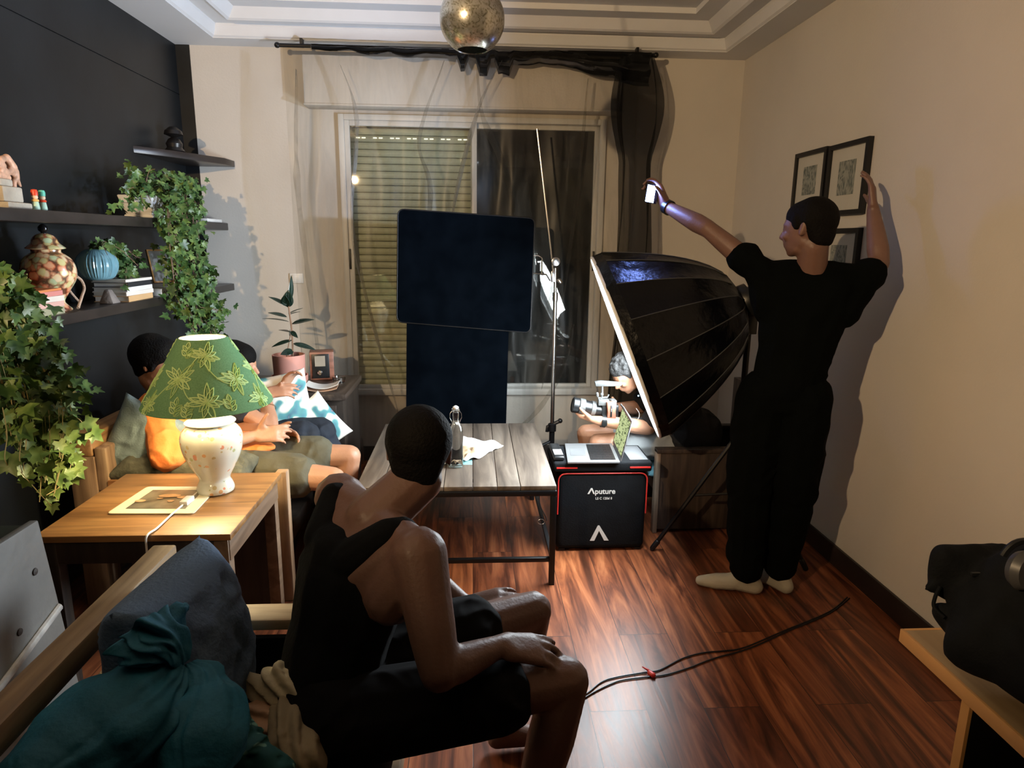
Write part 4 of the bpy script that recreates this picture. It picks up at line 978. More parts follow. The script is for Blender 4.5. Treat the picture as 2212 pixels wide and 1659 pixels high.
build('sheet', sheet([at(955, 1004, z=.475), at(1035, 990, z=.475), at(1088, 962, z=.475), at(985, 940, z=.475)], 24, 24, .4705, .022, 3), M['paper'], npap, solid=.001, angle=20)
build('inner_sheet', sheet([at(975, 996, z=.49), at(1012, 992, z=.49), at(1035, 972, z=.49), at(985, 962, z=.49)], 16, 16, .492, .012, 7), plain('tan_paper', (.45, .32, .20), .6, var=.25), npap, solid=.001, angle=20)
# ------------------------------------------------------------------ century stand with flag
gs = thing('light_stand', 'chrome light stand with grip arm beside the window holding the black flag', 'light stand', (.497, 4.00, 0))
G = V((.497, 4.00, 0))
build('column', MB().tube([G+V((0, 0, .05)), G+V((0, 0, .35))], .0175, 14).lathe([(.018, .33), (.026, .335), (.026, .38), (.018, .385)], G, 16), M['steel_blk'], gs)
build('riser', MB().tube([G+V((0, 0, .35)), G+V((0, 0, 1.17))], .0125, 14), M['chrome'], gs)
build('riser', MB().tube([G+V((0, 0, 1.14)), G+V((-.004, 0, 1.345))], .009, 12).lathe([(.0125, 0), (.0165, .002), (.0165, .05), (.0125, .052)], G+V((0, 0, 1.15)), 16), M['chrome'], gs)
build('grip_head', MB().lathe([(0, -.018), (.026, -.018), (.028, 0), (.026, .018), (0, .018)], at(1200, 565, y=3.99), 20, rot('X', 90)).box(at(1193, 598, y=4.00)-V((.008, .012, .03)), at(1193, 598, y=4.00)+V((.016, .012, .035))), M['chrome'], gs, bevel=.003)
build('knob', MB().hull([(at(1208, 606, y=3.98), .014), (at(1211, 610, y=3.98), .012)]), M['chrome'], gs)
build('grip_arm', MB().tube([at(1196, 600, y=4.00), at(1190, 540, y=4.00), at(1160, 278, y=4.00)], .006, 10), M['chrome'], gs)
build('clamp', MB().tube([G+V((.05, 0, .40)), G+V((-.03, 0, .36)), G+V((-.03, 0, .33))], .012, 8).hull([(G+V((.05, 0, .40)), .016)]), M['steel_blk'], gs)
for k, a in enumerate((200, 320, 80)):
    a = math.radians(a); lgp = [G+V((0, 0, .27-.03*k)), G+V((.09*math.cos(a), .09*math.sin(a), .24-.03*k)), G+V((.20*math.cos(a), .20*math.sin(a), .012))]
    build('leg', MB().tube(lgp, .010, 8), M['steel_blk'], gs)
fl = thing('flag_panel', 'black rectangular light-blocking flag with a flap hanging in front of the window', 'flag', (-.03, 3.9, 1.33))
fc = [(-.419, 1.669), (.355, 1.628), (.340, .971), (-.441, 1.032)]
def rpoly(c, r):
    out = []; n = len(c); c = [V((a, b)) for a, b in c]
    for i in range(n):
        a, b, d = c[i], c[i-1], c[(i+1) % n]; p1 = a+(b-a).normalized()*r; p2 = a+(d-a).normalized()*r
        for k in range(6): t = k/5; q = p1*(1-t)**2+2*a*t*(1-t)+p2*t*t; out.append((q.x, q.y))
    return out
build('cloth', MB().prism(rpoly(fc, .035), 'y', 3.895, 3.906), M['navy_fab'], fl)
po = rpoly(fc, .037); po = [V((x, 3.90, z)) for x, z in po]
build('frame', MB().tube(po+[po[0]], .0055, 8, caps=False), M['steel_blk'], fl)
build('hanging_flap', MB().prism([(-.385, 1.10), (.215, 1.07), (.200, .22), (-.41, .22)], 'y', 3.912, 3.920), M['navy_fab'], fl)
hd = [(.350, 1.42), (.381, 1.42), (.402, 1.405), (.402, 1.317)]
build('handle', MB().tube([V((x, 3.90, z)) for x, z in hd], .0045, 8).tube([V((.345, 3.90, 1.317)), V((.433, 3.94, 1.31)), at(1188, 606, y=3.98)], .0045, 8), M['chrome'], fl)
# ------------------------------------------------------------------ light case, second case, laptop
lc = thing('equipment_case', 'tall black equipment case with red piping and white lettering, standing on the floor', 'case', (.63, 3.14, 0))
M['red'] = plain('red_piping', (.62, .035, .03), .4)
build('body', MB().box((.408, 3.015, .008), (.850, 3.27, .415)), M['black_fab'], lc, bevel=.03, segs=5)
pth = rpoly([(.412, .03), (.412, .408), (.846, .408), (.846, .03)], .04); pth = [p for p in pth]
k0 = [V((x, 3.012, z)) for x, z in pth if z > .19]
build('piping', MB().tube([V((.4115, 3.012, .2))]+k0+[V((.8465, 3.012, .2))], .0036, 6), M['red'], lc)
for x in (.44, .82):
    build('foot', MB().box((x-.015, 3.03, 0), (x+.015, 3.25, .01)), M['black_pl'], lc)
build('side_tag', MB().box((.851, 3.05, .29), (.858, 3.09, .35)), M['white_pl'], lc)
M['print'] = plain('white_print', (.62, .62, .60), .6, var=.02)
def text(name, body, loc, size, m, parent, shear=0, bold=0, sx=1):
    cu = bpy.data.curves.new(name, 'FONT'); cu.body = body; cu.size = size; cu.extrude = .0004; cu.shear = shear; cu.offset = bold; cu.align_x = 'LEFT'
    o = bpy.data.objects.new(name, cu); C.objects.link(o); dg = bpy.context.evaluated_depsgraph_get(); dg.update()
    me = bpy.data.meshes.new_from_object(o.evaluated_get(dg)); bpy.data.objects.remove(o)
    mb = MB(); mb.add([V((loc[0]+v.co.x*sx, loc[1]-v.co.z, loc[2]+v.co.y)) for v in me.vertices], [tuple(p.vertices) for p in me.polygons])
    return build(name, mb, m, parent, smooth=False)
def tx(px, py): return at(px, py, y=3.014)
a_ = tx(1269, 1067)
build('lettering_initial', MB().prism([(a_.x, a_.z), (a_.x+.016, a_.z+.030), (a_.x+.023, a_.z+.030), (a_.x+.036, a_.z), (a_.x+.028, a_.z), (a_.x+.0195, a_.z+.0215), (a_.x+.009, a_.z)], 'y', 3.0125, 3.0145), M['print'], lc, smooth=False)
text('lettering', 'puture', (a_.x+.036, 3.0135, a_.z), .038, M['print'], lc, bold=.0009, sx=.98)
text('small_lettering', 'LS C 120d II', (tx(1286, 1079).x, 3.0135, tx(1286, 1079).z), .0165, M['print'], lc, bold=.0003)
l0 = tx(1274, 1168)
build('emblem', MB().prism([(l0.x, l0.z), (l0.x+.037, l0.z+.080), (l0.x+.045, l0.z+.080), (l0.x+.094, l0.z), (l0.x+.071, l0.z), (l0.x+.044, l0.z+.052), (l0.x+.022, l0.z)], 'y', 3.0125, 3.0145), M['print'], lc, smooth=False)
c2 = thing('equipment_case', 'flat black case with red zips lying on top of the tall case under the laptop', 'case', (.63, 3.2, .416))
build('body', MB().box((.385, 3.00, .417), (.865, 3.278, .468)), M['black_fab'], c2, bevel=.012, segs=3)
build('zip', MB().box((.40, 2.996, .438), (.50, 3.001, .445)), M['red'], c2); build('zip', MB().box((.755, 2.996, .438), (.855, 3.001, .445)), M['red'], c2)
build('lid_panel', MB().box((.76, 3.03, .467), (.85, 3.25, .4715)), plain('grey_panel', (.12, .125, .13), .6), c2, bevel=.002)
lt = thing('laptop', 'open silver laptop on the flat case, its screen turned towards the table', 'laptop', (.58, 3.1, .4685))
z0 = .4695
build('base', MB().prism([(.448, 2.975), (.700, 2.975), (.722, 3.27), (.474, 3.27)], 'z', z0, z0+.011), plain('grey_aluminium', (.30, .31, .32), .35, .6, var=.03), lt, bevel=.003)
kb = MB()
def lp_(u, v): # u from front(left) 0..1, v 0..1 depth
    return V(((.448+.252*u)*(1-v)+(.474+.248*u)*v, 2.975+.295*v, z0+.0115))
for i in range(6):
    for j in range(13):
        a, b = .46+i*.075, .10+j*.062; q = [lp_(a, b), lp_(a+.062, b), lp_(a+.062, b+.050), lp_(a, b+.050)]
        kb.hexa(q+[p+V((0, 0, .0016)) for p in q])
kbo = build('keyboard', kb, M['black_pl'], lt, smooth=False)
build('keyboard_well', MB().hexa([lp_(.44, .08), lp_(.93, .08), lp_(.93, .92), lp_(.44, .92)]+[p+V((0, 0, .0004)) for p in (lp_(.44, .08), lp_(.93, .08), lp_(.93, .92), lp_(.44, .92))]), M['black_pl'], lt, smooth=False)
build('trackpad', MB().hexa([lp_(.08, .32), lp_(.38, .32), lp_(.38, .68), lp_(.08, .68)]+[p+V((0, 0, .0004)) for p in (lp_(.08, .32), lp_(.38, .32), lp_(.38, .68), lp_(.08, .68))]), plain('trackpad_grey', (.24, .25, .26), .3, .5), lt, smooth=False)
hA, hB = V((.702, 2.978, z0+.010)), V((.724, 3.268, z0+.010)); upv = V((.045, -.004, .200))
tn = (hB-hA).cross(upv).normalized(); tn = tn if tn.x > 0 else -tn
build('lid', MB().hexa([hA, hB, hB+upv, hA+upv]+[p+tn*.005 for p in (hA, hB, hB+upv, hA+upv)]), plain('laptop_lid', (.30, .31, .32), .35, .6, var=.03), lt, bevel=.0015)
def lq(u, v, o_): return hA+(hB-hA)*u+upv*v-tn*o_
build('bezel', MB().hexa([lq(.01, .02, .0003), lq(.99, .02, .0003), lq(.99, .985, .0003), lq(.01, .985, .0003)]+[lq(.01, .02, .0012), lq(.99, .02, .0012), lq(.99, .985, .0012), lq(.01, .985, .0012)]), M['black_pl'], lt, smooth=False)
def screen_mat():
    m, N, L, P = _nt('lit_laptop_screen'); vec = coords(N, L, (1, 9, 30)); n = N.new('ShaderNodeTexNoise'); n.inputs['Scale'].default_value = 4; n.inputs['Detail'].default_value = 3
    L.new(vec, n.inputs[0]); r = ramp(N, [(.0, (.05, .07, .04)), (.42, (.16, .20, .10)), (.47, (.62, .72, .34)), (1, (.75, .82, .48))]); L.new(n.outputs[0], r.inputs[0])
    e = N.new('ShaderNodeEmission'); L.new(r.outputs[0], e.inputs[0]); e.inputs[1].default_value = .9; L.new(e.outputs[0], N['Material Output'].inputs[0]); N.remove(P); return m
build('screen', MB().hexa([lq(.04, .10, .0013), lq(.96, .10, .0013), lq(.96, .94, .0013), lq(.04, .94, .0013)]+[lq(.04, .10, .0016), lq(.96, .10, .0016), lq(.96, .94, .0016), lq(.04, .94, .0016)]), screen_mat(), lt, smooth=False)
ph = thing('pouch', 'glossy black pouch with a white card at the left end of the flat case', 'pouch', (.42, 3.12, .4685))
build('case', MB().box((.388, 3.02, .469), (.440, 3.24, .492)), M['black_pl'], ph, bevel=.008, segs=3)
build('card', MB().box((.395, 3.05, .4922), (.436, 3.13, .4935)), M['paper'], ph)
# ------------------------------------------------------------------ chair under the camera operator
wc = thing('wooden_chair', 'dark boxy wooden armchair under the man holding the camera', 'chair', (1.18, 3.42, 0))
Wd = wood('unlit_rough_wood', (.02, .013, .01), (.05, .034, .026), (.10, .07, .05), 'z', .6)  # darker copy: the unlit side of the chair put into its colour
We = wood('lit_edge_wood', (.20, .14, .10), (.34, .26, .19), (.46, .36, .27), 'z', .6)  # paler copy of the chair wood: the lit front edge put into colour
build('side_panel', MB().box((.965, 3.215, .02), (1.52, 3.25, .44)), Wd, wc, bevel=.003)
build('side_panel', MB().box((.965, 3.66, .02), (1.52, 3.70, .44)), Wd, wc, bevel=.003)
build('front_post', MB().box((.945, 3.21, 0), (.968, 3.255, .455)), We, wc, bevel=.003); build('front_post', MB().box((.945, 3.655, 0), (.968, 3.70, .455)), We, wc, bevel=.003)
build('armrest', MB().box((.945, 3.205, .44), (1.54, 3.26, .462)), Wd, wc, bevel=.003); build('armrest', MB().box((.945, 3.65, .44), (1.54, 3.705, .462)), Wd, wc, bevel=.003)
build('seat_frame', MB().box((.97, 3.25, .20), (1.50, 3.66, .25)), Wd, wc); build('backrest', MB().box((1.50, 3.25, .20), (1.54, 3.66, .75)), Wd, wc, bevel=.003)
cushion('seat_cushion', (1.20, 3.455, .305), (.56, .40, .12), Matrix.Identity(3), plain('teal_cushion', (.09, .22, .27), .85, var=.15), 2, wc)
# ------------------------------------------------------------------ near bench
nb = thing('bench', 'near wooden bench with bare timber back rail and black seat cushions', 'bench', (-.5, .9, 0))
WB = wood('pale_timber', (.24, .15, .065), (.45, .31, .15), (.60, .45, .25), 'x', .55)
WBy = wood('timber_rail', (.14, .085, .04), (.28, .175, .085), (.40, .27, .14), 'y', .55)
build('back_rail', MB().box((-.795, .1, .700), (-.738, 1.58, .752)), WBy, nb, bevel=.006)
build('back_slat', MB().box((-.79, .1, .46), (-.76, 1.56, .60)), WBy, nb, bevel=.004)
for y in (.12, 1.52): build('leg', MB().box((-.79, y, 0), (-.74, y+.05, .70)), WBy, nb, bevel=.004)
build('armrest', MB().box((-.738, 1.475, .572), (-.372, 1.553, .600)), WB, nb, bevel=.004)
build('leg', MB().box((-.425, 1.49, 0), (-.38, 1.54, .572)), WBy, nb, bevel=.004); build('leg', MB().box((-.20, .12, 0), (-.155, .165, .3)), WBy, nb, bevel=.004)
build('seat_frame', MB().box((-.74, .1, .24), (-.17, 1.49, .30)), WBy, nb, bevel=.004)
cushion('seat_cushion', (-.45, .80, .365), (.56, 1.30, .15), Matrix.Identity(3), M['seatc'], 6, nb, wr=.006)
build('side_cloth', MB().box((-.735, 1.455, .30), (-.43, 1.47, .565)), M['black_fab'], nb)
pb = cushion('throw_pillow', (-.600, 1.275, .655), (.36, .37, .21), Rxyz((-.04, -1, .04), (-.20, .05, .97)), plain('slate_blue_pillow', (.11, .175, .28), .9, var=.10, bump=.35, bscale=120), 11, wr=.016)
tag(pb, 'slate-blue throw pillow standing against the near timber rail', 'pillow')
def blobcloth(name, prims, m, seed, amp, lbl, cat, scale=9, vox=.008, sm=4, pleat=None):
    mb = MB()
    for p in prims: mb.hull(p)
    c = prims[0][0][0]
    def dsp(p):
        a = ridges(p, scale, seed)-.4
        b = (ridges(p+V((0, 0, seed)), scale*2.6, seed+3)-.4)*.38
        q = (p-V(c)); n_ = q.normalized() if q.length > 0 else V((0, 0, 1))
        if pleat: a = .5*math.sin(p.dot(V(pleat))+2.5*noise.noise(p*9)); b *= .5
        return p+n_*amp*(a+b)
    o = build(name, mb, m, loc=V(c), voxel=vox, sm=sm, disp=dsp)
    return tag(o, lbl, cat)
tq = plain('turquoise_cloth', (.012, .125, .175), .7, var=.3, nscale=5, bump=.25, bscale=60)
A_ = lambda px, py, y: tuple(at(px, py, y=y))
def loft(axis, radii, fold, k, seed, up=(0, 0, 1), flat=.7, n=160):
    """cloth tube along axis points with lengthwise folds"""
    P_ = spline(axis, 6); m = len(P_)-1; vs = []; fs = []
    def lerp(tab, t):
        x = t*(len(tab)-1); i_ = min(int(x), len(tab)-2); f_ = x-i_; f_ = f_*f_*(3-2*f_); return tab[i_]*(1-f_)+tab[i_+1]*f_
    for i_, p in enumerate(P_):
        t = i_/m; d = unit(P_[min(i_+1, m)]-P_[max(i_-1, 0)]); a = unit(d.cross(V(up))); b = a.cross(d)
        for q in range(n):
            th = 2*PI*q/n; w1 = noise.noise(V((math.cos(th)*1.6, math.sin(th)*1.6, t*2.2+seed)))
            r_ = lerp(radii, t)*(1+lerp(fold, t)*(.55*math.cos(th*k+w1*5+t*2)+.45*math.cos(th*(k*.57)+w1*7-t*4))+.16*w1)
            vs.append(p+a*r_*math.cos(th)+b*r_*flat*math.sin(th))
    for i_ in range(m):
        for q in range(n): fs.append((i_*n+q, i_*n+(q+1) % n, (i_+1)*n+(q+1) % n, (i_+1)*n+q))
    fs.append(tuple(range(n-1, -1, -1))); fs.append(tuple(m*n+q for q in range(n)))
    return MB().add(vs, fs)
bagt = thing('cloth_bag', 'turquoise cloth bag gathered at its neck, lying on the near bench', 'bag', (-.6, 1.05, .44))
tqb = plain('turquoise_bag_cloth', (.010, .14, .235), .7, var=.25, nscale=5, bump=.3, bscale=70)
build('sack', loft([A_(392, 1432, 1.10), A_(360, 1470, 1.08), A_(290, 1530, 1.04), A_(200, 1600, .99), A_(110, 1670, .93), A_(60, 1720, .88)], [.020, .052, .098, .110, .100, .075, .03], [.30, .16, .07, .045, .04, .04, .05], 13, 2), tqb, bagt, angle=0)
build('sack_side', loft([A_(400, 1440, 1.10), A_(430, 1500, 1.07), A_(440, 1580, 1.02), A_(420, 1680, .96)], [.018, .050, .075, .08, .05], [.3, .14, .07, .05, .05], 11, 7), tqb, bagt, angle=0)
build('ruffle', loft([A_(394, 1430, 1.10), A_(378, 1402, 1.10), A_(345, 1375, 1.10), A_(318, 1352, 1.11)], [.019, .030, .046, .058, .060], [.35, .4, .45, .5, .5], 9, 4, flat=.55), tqb, bagt, angle=0)
blobcloth('printed_cloth', [[(A_(500, 1600, 1.12), .035), (A_(560, 1640, 1.08), .03), (A_(440, 1640, 1.08), .04)], [(A_(470, 1540, 1.16), .02), (A_(520, 1600, 1.12), .03)], [(A_(600, 1660, 1.08), .025), (A_(560, 1640, 1.08), .03)]], cells('aqua_print', [(0, (.22, .42, .36)), (.22, (.16, .36, .32)), (.3, (.012, .10, .105)), (1, (.012, .09, .10))], 13, .8, coat=0, distort=.5), 9, .022, 'teal cloth with pale aqua print, crumpled at the front edge of the bench', 'cloth', 14, .006, 2)
blobcloth('beige_garment', [[(A_(600, 1470, 1.30), .035), (A_(655, 1480, 1.28), .035), (A_(680, 1540, 1.24), .03), (A_(560, 1490, 1.30), .025)], [(A_(535, 1470, 1.30), .018), (A_(560, 1480, 1.30), .022)]], plain('cream_linen', (.50, .44, .30), .85, var=.1, bump=.2), 3, .014, 'cream crumpled garment, topmost in the clothes heap by the sitting man', 'clothes', 20, .004, 2, (150, 60, 190))
blobcloth('peach_garment', [[(A_(550, 1540, 1.26), .03), (A_(600, 1560, 1.24), .035), (A_(560, 1590, 1.22), .03)]], plain('peach_linen', (.52, .33, .22), .85, var=.1, bump=.2), 6, .013, 'peach crumpled garment under the cream one on the bench', 'clothes', 20, .004, 2, (40, 120, 170))
blobcloth('beige_garment', [[(A_(630, 1600, 1.18), .04), (A_(620, 1540, 1.24), .035), (A_(660, 1640, 1.14), .04)]], plain('khaki_linen', (.30, .24, .15), .85, var=.15, bump=.2), 8, .013, 'khaki rolled garment, lowest in the clothes heap beside the sitting man', 'clothes', 16, .004, 2, (190, 30, 60))
# ------------------------------------------------------------------ white chest at the left edge
ch = thing('metal_chest', 'dented white metal chest with rusty screws at the left edge', 'chest', (-1.2, 1.3, 0))
def cz(px, py): return at(px, py, x=-1.0)
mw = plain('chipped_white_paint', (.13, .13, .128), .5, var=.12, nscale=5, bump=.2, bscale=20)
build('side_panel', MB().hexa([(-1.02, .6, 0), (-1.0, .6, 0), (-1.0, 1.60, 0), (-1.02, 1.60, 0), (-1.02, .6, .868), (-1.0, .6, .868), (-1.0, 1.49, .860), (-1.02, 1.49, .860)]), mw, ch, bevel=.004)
build('body', MB().hexa([(-1.45, .6, 0), (-1.022, .6, 0), (-1.022, 1.58, 0), (-1.45, 1.58, 0), (-1.45, .6, .86), (-1.022, .6, .86), (-1.022, 1.475, .855), (-1.45, 1.475, .855)]), M['black_pl'], ch, bevel=.004)
build('moulding', MB().tube([(-.997, 1.515, .625), (-.997, 1.34, .58), (-.997, .9, .47)], .007, 8, flat=1.4), plain('worn_white_strip', (.55, .54, .52), .4, var=.3, nscale=30), ch)
for p in ((75, 1235), (42, 1365), (122, 1400)):
    q = cz(*p); build('screw', MB().lathe([(0, .003), (.008, .002), (.009, 0)], q+V((.0005, 0, 0)), 12, rot('Y', 90)), plain('rusty_screw', (.03, .022, .018), .6), ch)
tag(build('dark_cloth', MB().box((-1.40, .7, .87), (-1.03, 1.40, .895)), M['black_fab'], loc=(-1.2, 1.1, .87), bevel=.01), 'black folded cloth lying on top of the white metal chest', 'cloth')
# ------------------------------------------------------------------ desk with black bag
dkk = thing('desk', 'light plywood desk with orange-toned edge in the right corner', 'desk', (1.3, .6, 0))
WP = wood('plywood_top', (.26, .17, .08), (.38, .26, .13), (.48, .34, .18), 'y', .35, .8, .05)
build('desktop', MB().box((.897, -.3, .692), (1.712, 1.19, .718)), WP, dkk)
eb = plain('orange_edge_band', (.62, .33, .11), .5, var=.06)
build('edge_band', MB().box((.89, -.3, .690), (.897, 1.197, .7185)), eb, dkk, bevel=.001); build('edge_band', MB().box((.897, 1.19, .690), (1.712, 1.197, .7185)), eb, dkk, bevel=.001)
build('leg_panel', MB().box((.905, 1.002, 0), (1.70, 1.022, .692)), M['black_pl'], dkk); build('edge_band', MB().box((.898, 1.002, 0), (.905, 1.022, .690)), eb, dkk)
build('leg_panel', MB().box((.905, -.28, 0), (1.70, -.26, .692)), M['black_pl'], dkk)
bg = thing('backpack', 'black camera backpack slumped on the plywood desk against the wall', 'bag', (1.2, 1.0, .719))
mb = MB()
mb.hull([(A_(2035, 1200, 1.12), .02), (A_(2015, 1255, 1.12), .012), (A_(2150, 1215, 1.12), .035), (A_(2150, 1290, 1.10), .05), (A_(2060, 1270, 1.12), .015)])
mb.hull([(A_(2000, 1272, 1.11), .008), (A_(2045, 1245, 1.12), .018), (A_(2080, 1280, 1.12), .014)])
mb.hull([(A_(2095, 1290, 1.08), .03), (A_(2100, 1400, 1.02), .045), (A_(2230, 1240, 1.05), .06), (A_(2240, 1420, .98), .07)])
mb.hull([(A_(2085, 1335, 1.08), .028), (A_(2090, 1395, 1.05), .03), (A_(2140, 1430, 1.0), .03), (A_(2110, 1345, 1.05), .03)])
mb.hull([(A_(2030, 1320, 1.09), .018), (A_(2055, 1350, 1.08), .022), (A_(2080, 1330, 1.08), .022)])
mb.hull([(A_(2168, 1180, 1.12), .008), (A_(2182, 1215, 1.12), .012), (A_(2140, 1215, 1.12), .012)])
mb.hull([(A_(2180, 1450, .97), .03), (A_(2260, 1480, .93), .05), (A_(2200, 1400, .98), .05)])
for v in mb.v: v.z = max(v.z, .7195)
build('body', mb, M['black_fab'], bg, voxel=.006, sm=5, disp=lambda p: p+V((0, 0, .008))*noise.noise(p*22)+V((.008, 0, 0))*noise.noise(p*18+V((4, 0, 0))))
build('strap', MB().tube(spline([A_(2030, 1268, 1.10), A_(2020, 1290, 1.09), A_(2018, 1312, 1.08), A_(2040, 1335, 1.06)], 5), .0035, 6), M['black_fab'], bg)
build('buckle', MB().box(V(A_(2110, 1240, 1.07))-V((.012, .004, .004)), V(A_(2110, 1240, 1.07))+V((.012, .004, .004))), M['black_pl'], bg, bevel=.002)
hp = thing('headphones', 'grey padded headphones lying against the backpack at the right edge', 'headphones', A_(2205, 1230, 1.05))
hq = V(A_(2212, 1232, 1.0))
build('ear_cup', MB().lathe([(0, -.012), (.03, -.012), (.036, 0), (.03, .012), (0, .012)], hq, 28, frame3((.25, -.95, .1))@rot('X', -90)), plain('grey_vinyl', (.07, .07, .072), .4, var=.3), hp)
build('headband', MB().tube([hq+V((.036*math.cos(a), .01, .042*math.sin(a)+.008)) for a in [math.radians(20+i*14) for i in range(11)]], .006, 8), M['black_pl'], hp)
# ------------------------------------------------------------------ framed pictures on the right wall
frm = plain('black_frame', (.006, .006, .007), .4); matm = plain('picture_mount', (.52, .50, .44), .7, var=.03)
def picture(px0, py0, px1, py1, z0, z1, lbl, seed, tilt=0):
    ya, yb = at(px0, py0, x=XR-.02).y, at(px1, py1, x=XR-.02).y; y0, y1 = min(ya, yb), max(ya, yb)
    o = thing('picture_frame', lbl, 'picture', (XR-.02, (y0+y1)/2, z0), 'black framed prints on the right wall')
    R = rot('X', tilt); c = ((XR-.012), (y0+y1)/2, (z0+z1)/2); f = .022; xa, xb = XR-.024, XR-.001
    build('frame', MB().box((xa, y0, z0), (xb, y0+f, z1), R, c).box((xa, y1-f, z0), (xb, y1, z1), R, c).box((xa, y0+f, z0), (xb, y1-f, z0+f), R, c).box((xa, y0+f, z1-f), (xb, y1-f, z1), R, c) if not tilt else MB().box((xa, y0, z0), (xb, y1, z1), R, c), frm, o)
    build('mount', MB().box((XR-.012, y0+f, z0+f), (XR-.009, y1-f, z1-f)), matm, o, smooth=False)
    w_ = y1-y0; h = z1-z0
    build('print', MB().box((XR-.0135, y0+w_*.30, z0+h*.28), (XR-.012, y1-w_*.28, z1-h*.25)), cells('faded_print_%d' % seed, [(0, (.05, .065, .06)), (.3, (.12, .14, .13)), (.7, (.30, .31, .27))], 16+seed, .7, coat=0, distort=.7, stretch=(1, 1, .5)), o, smooth=False)
picture(1720, 330, 1788, 316, 1.665, 1.965, 'left upper black-framed print on the right wall, partly behind the standing man', 3)
picture(1793, 312, 1880, 295, 1.635, 1.960, 'right upper black-framed print on the right wall, beside the raised hand', 1)
picture(1775, 500, 1857, 492, 1.27, 1.575, 'lower black-framed print on the right wall, behind the standing man\'s neck', 5)
# ------------------------------------------------------------------ cable on the floor with red tie
cb = thing('floor_cable', 'thin black twin cable running across the floor with a red tie', 'cable', (.62, 2.06, 0))
def fp(px, py, z=.004): return at(px, py, z=z)
build('cable', MB().tube(spline([fp(1180, 1560), fp(1265, 1500), fp(1300, 1473), fp(1335, 1462), fp(1395, 1452), fp(1425, 1447), fp(1475, 1422), fp(1520, 1410), fp(1565, 1406), fp(1610, 1398), fp(1700, 1360), fp(1790, 1322), fp(1830, 1290)], 6), .0028, 6), M['black_pl'], cb)
build('cable', MB().tube(spline([fp(1180, 1564), fp(1270, 1503), fp(1320, 1477), fp(1350, 1468), fp(1400, 1462), fp(1440, 1457), fp(1490, 1442), fp(1540, 1423), fp(1620, 1400), fp(1705, 1362), fp(1790, 1326), fp(1835, 1292)], 6), .0028, 6), M['black_pl'], cb)
q = fp(1404, 1454, .008)
build('tie', MB().hull([(q, .010), (q+V((.008, -.012, 0)), .010)]).hull([(q+V((-.004, .008, .006)), .005), (q+V((-.022, .022, .01)), .0025)]), M['red'], cb, voxel=.002, sm=2)
mess = thing('floor_cable', 'tangle of black cables on the floor behind the coffee table', 'cable', (.30, 3.95, 0))
r5 = random.Random(2); P_ = []
for i in range(16): P_.append(V((.12+.30*abs(math.sin(i*1.3))+r5.uniform(-.05, .05), 3.90+.12*math.cos(i*2.1)+r5.uniform(-.04, .04), .01+.02*(i % 3))))
build('cable', MB().tube(spline(P_, 6), .005, 6), M['black_pl'], mess)
hk = thing('cable_loop', 'cable with a small ring hanging below the coffee table edge', 'cable', (.28, 2.9, .25))
build('cable', MB().tube(spline([at(1165, 1068, y=3.0), at(1166, 1090, y=3.0), at(1178, 1115, y=3.0), at(1181, 1125, y=3.0)], 5), .003, 6), M['black_pl'], hk)
rc_ = at(1169, 1127, y=3.0)
build('ring', MB().tube([rc_+V((.016*math.cos(a), 0, .013*math.sin(a))) for a in [2*PI*i/24 for i in range(25)]], .0012, 6, caps=False), M['chrome'], hk)
# ------------------------------------------------------------------ people
def chain(mb, pts):
    """tapering limb: (point, radius) list, neighbouring balls hulled"""
    for a, b in zip(pts[:-1], pts[1:]): mb.hull([a, b])
def hand(mb, w_, d, n, side, curl=.3, spread=.12, s=1.0, thumb=(.55, .75, -.25), tcurl=.2):
    """w_ wrist, d finger direction, n back of the hand, side +1/-1 picks which side the thumb leaves"""
    w_ = V(w_); d = unit(d); n = V(n); n = unit(n-d*n.dot(d)); t = d.cross(n)*side
    k = [w_+(d*.088+t*x+n*y)*s for x, y in ((.031, .0), (.011, .004), (-.011, .003), (-.031, -.002))]
    mb.hull([(w_, .024*s), (w_+(d*.03+t*.020)*s, .017*s), (w_+(d*.03-t*.020)*s, .016*s)])
    mb.hull([(w_+(d*.02+t*.018)*s, .016*s), (w_+(d*.02-t*.02)*s, .015*s), (k[0], .0115*s), (k[1], .012*s), (k[2], .0115*s), (k[3], .0105*s)])
    for i, (L_, r) in enumerate(((.074, .0092), (.083, .0095), (.076, .009), (.060, .008))):
        sp = (1.5-i)*spread; dd = unit(d+t*sp); p = k[i]; ang = curl*(.6+.15*i)
        segs = (.46, .30, .24); rr = [r*1.08, r, r*.9, r*.78]
        for j, q in enumerate(segs):
            dd = unit(dd*math.cos(ang)-n*math.sin(ang)) if j == 0 else unit(dd*math.cos(ang*1.1)-unit(n-dd*n.dot(dd))*math.sin(ang*1.1))
            p2 = p+dd*L_*q*s; mb.hull([(p, rr[j]*s), (p2, rr[j+1]*s)], 2); p = p2
    td = unit(d*thumb[0]+t*thumb[1]+n*thumb[2]); p = w_+(d*.022+t*.020)*s; p2 = p+td*.040*s
    mb.hull([(p, .016*s), (p2, .0115*s), (w_+(d*.055+t*.02)*s, .012*s)]); td2 = unit(td*math.cos(tcurl)+d*math.sin(tcurl)); p3 = p2+td2*.032*s; p4 = p3+unit(td2-n*tcurl)*.024*s
    mb.hull([(p2, .0112*s), (p3, .010*s)]); mb.hull([(p3, .0100*s), (p4, .0078*s)])
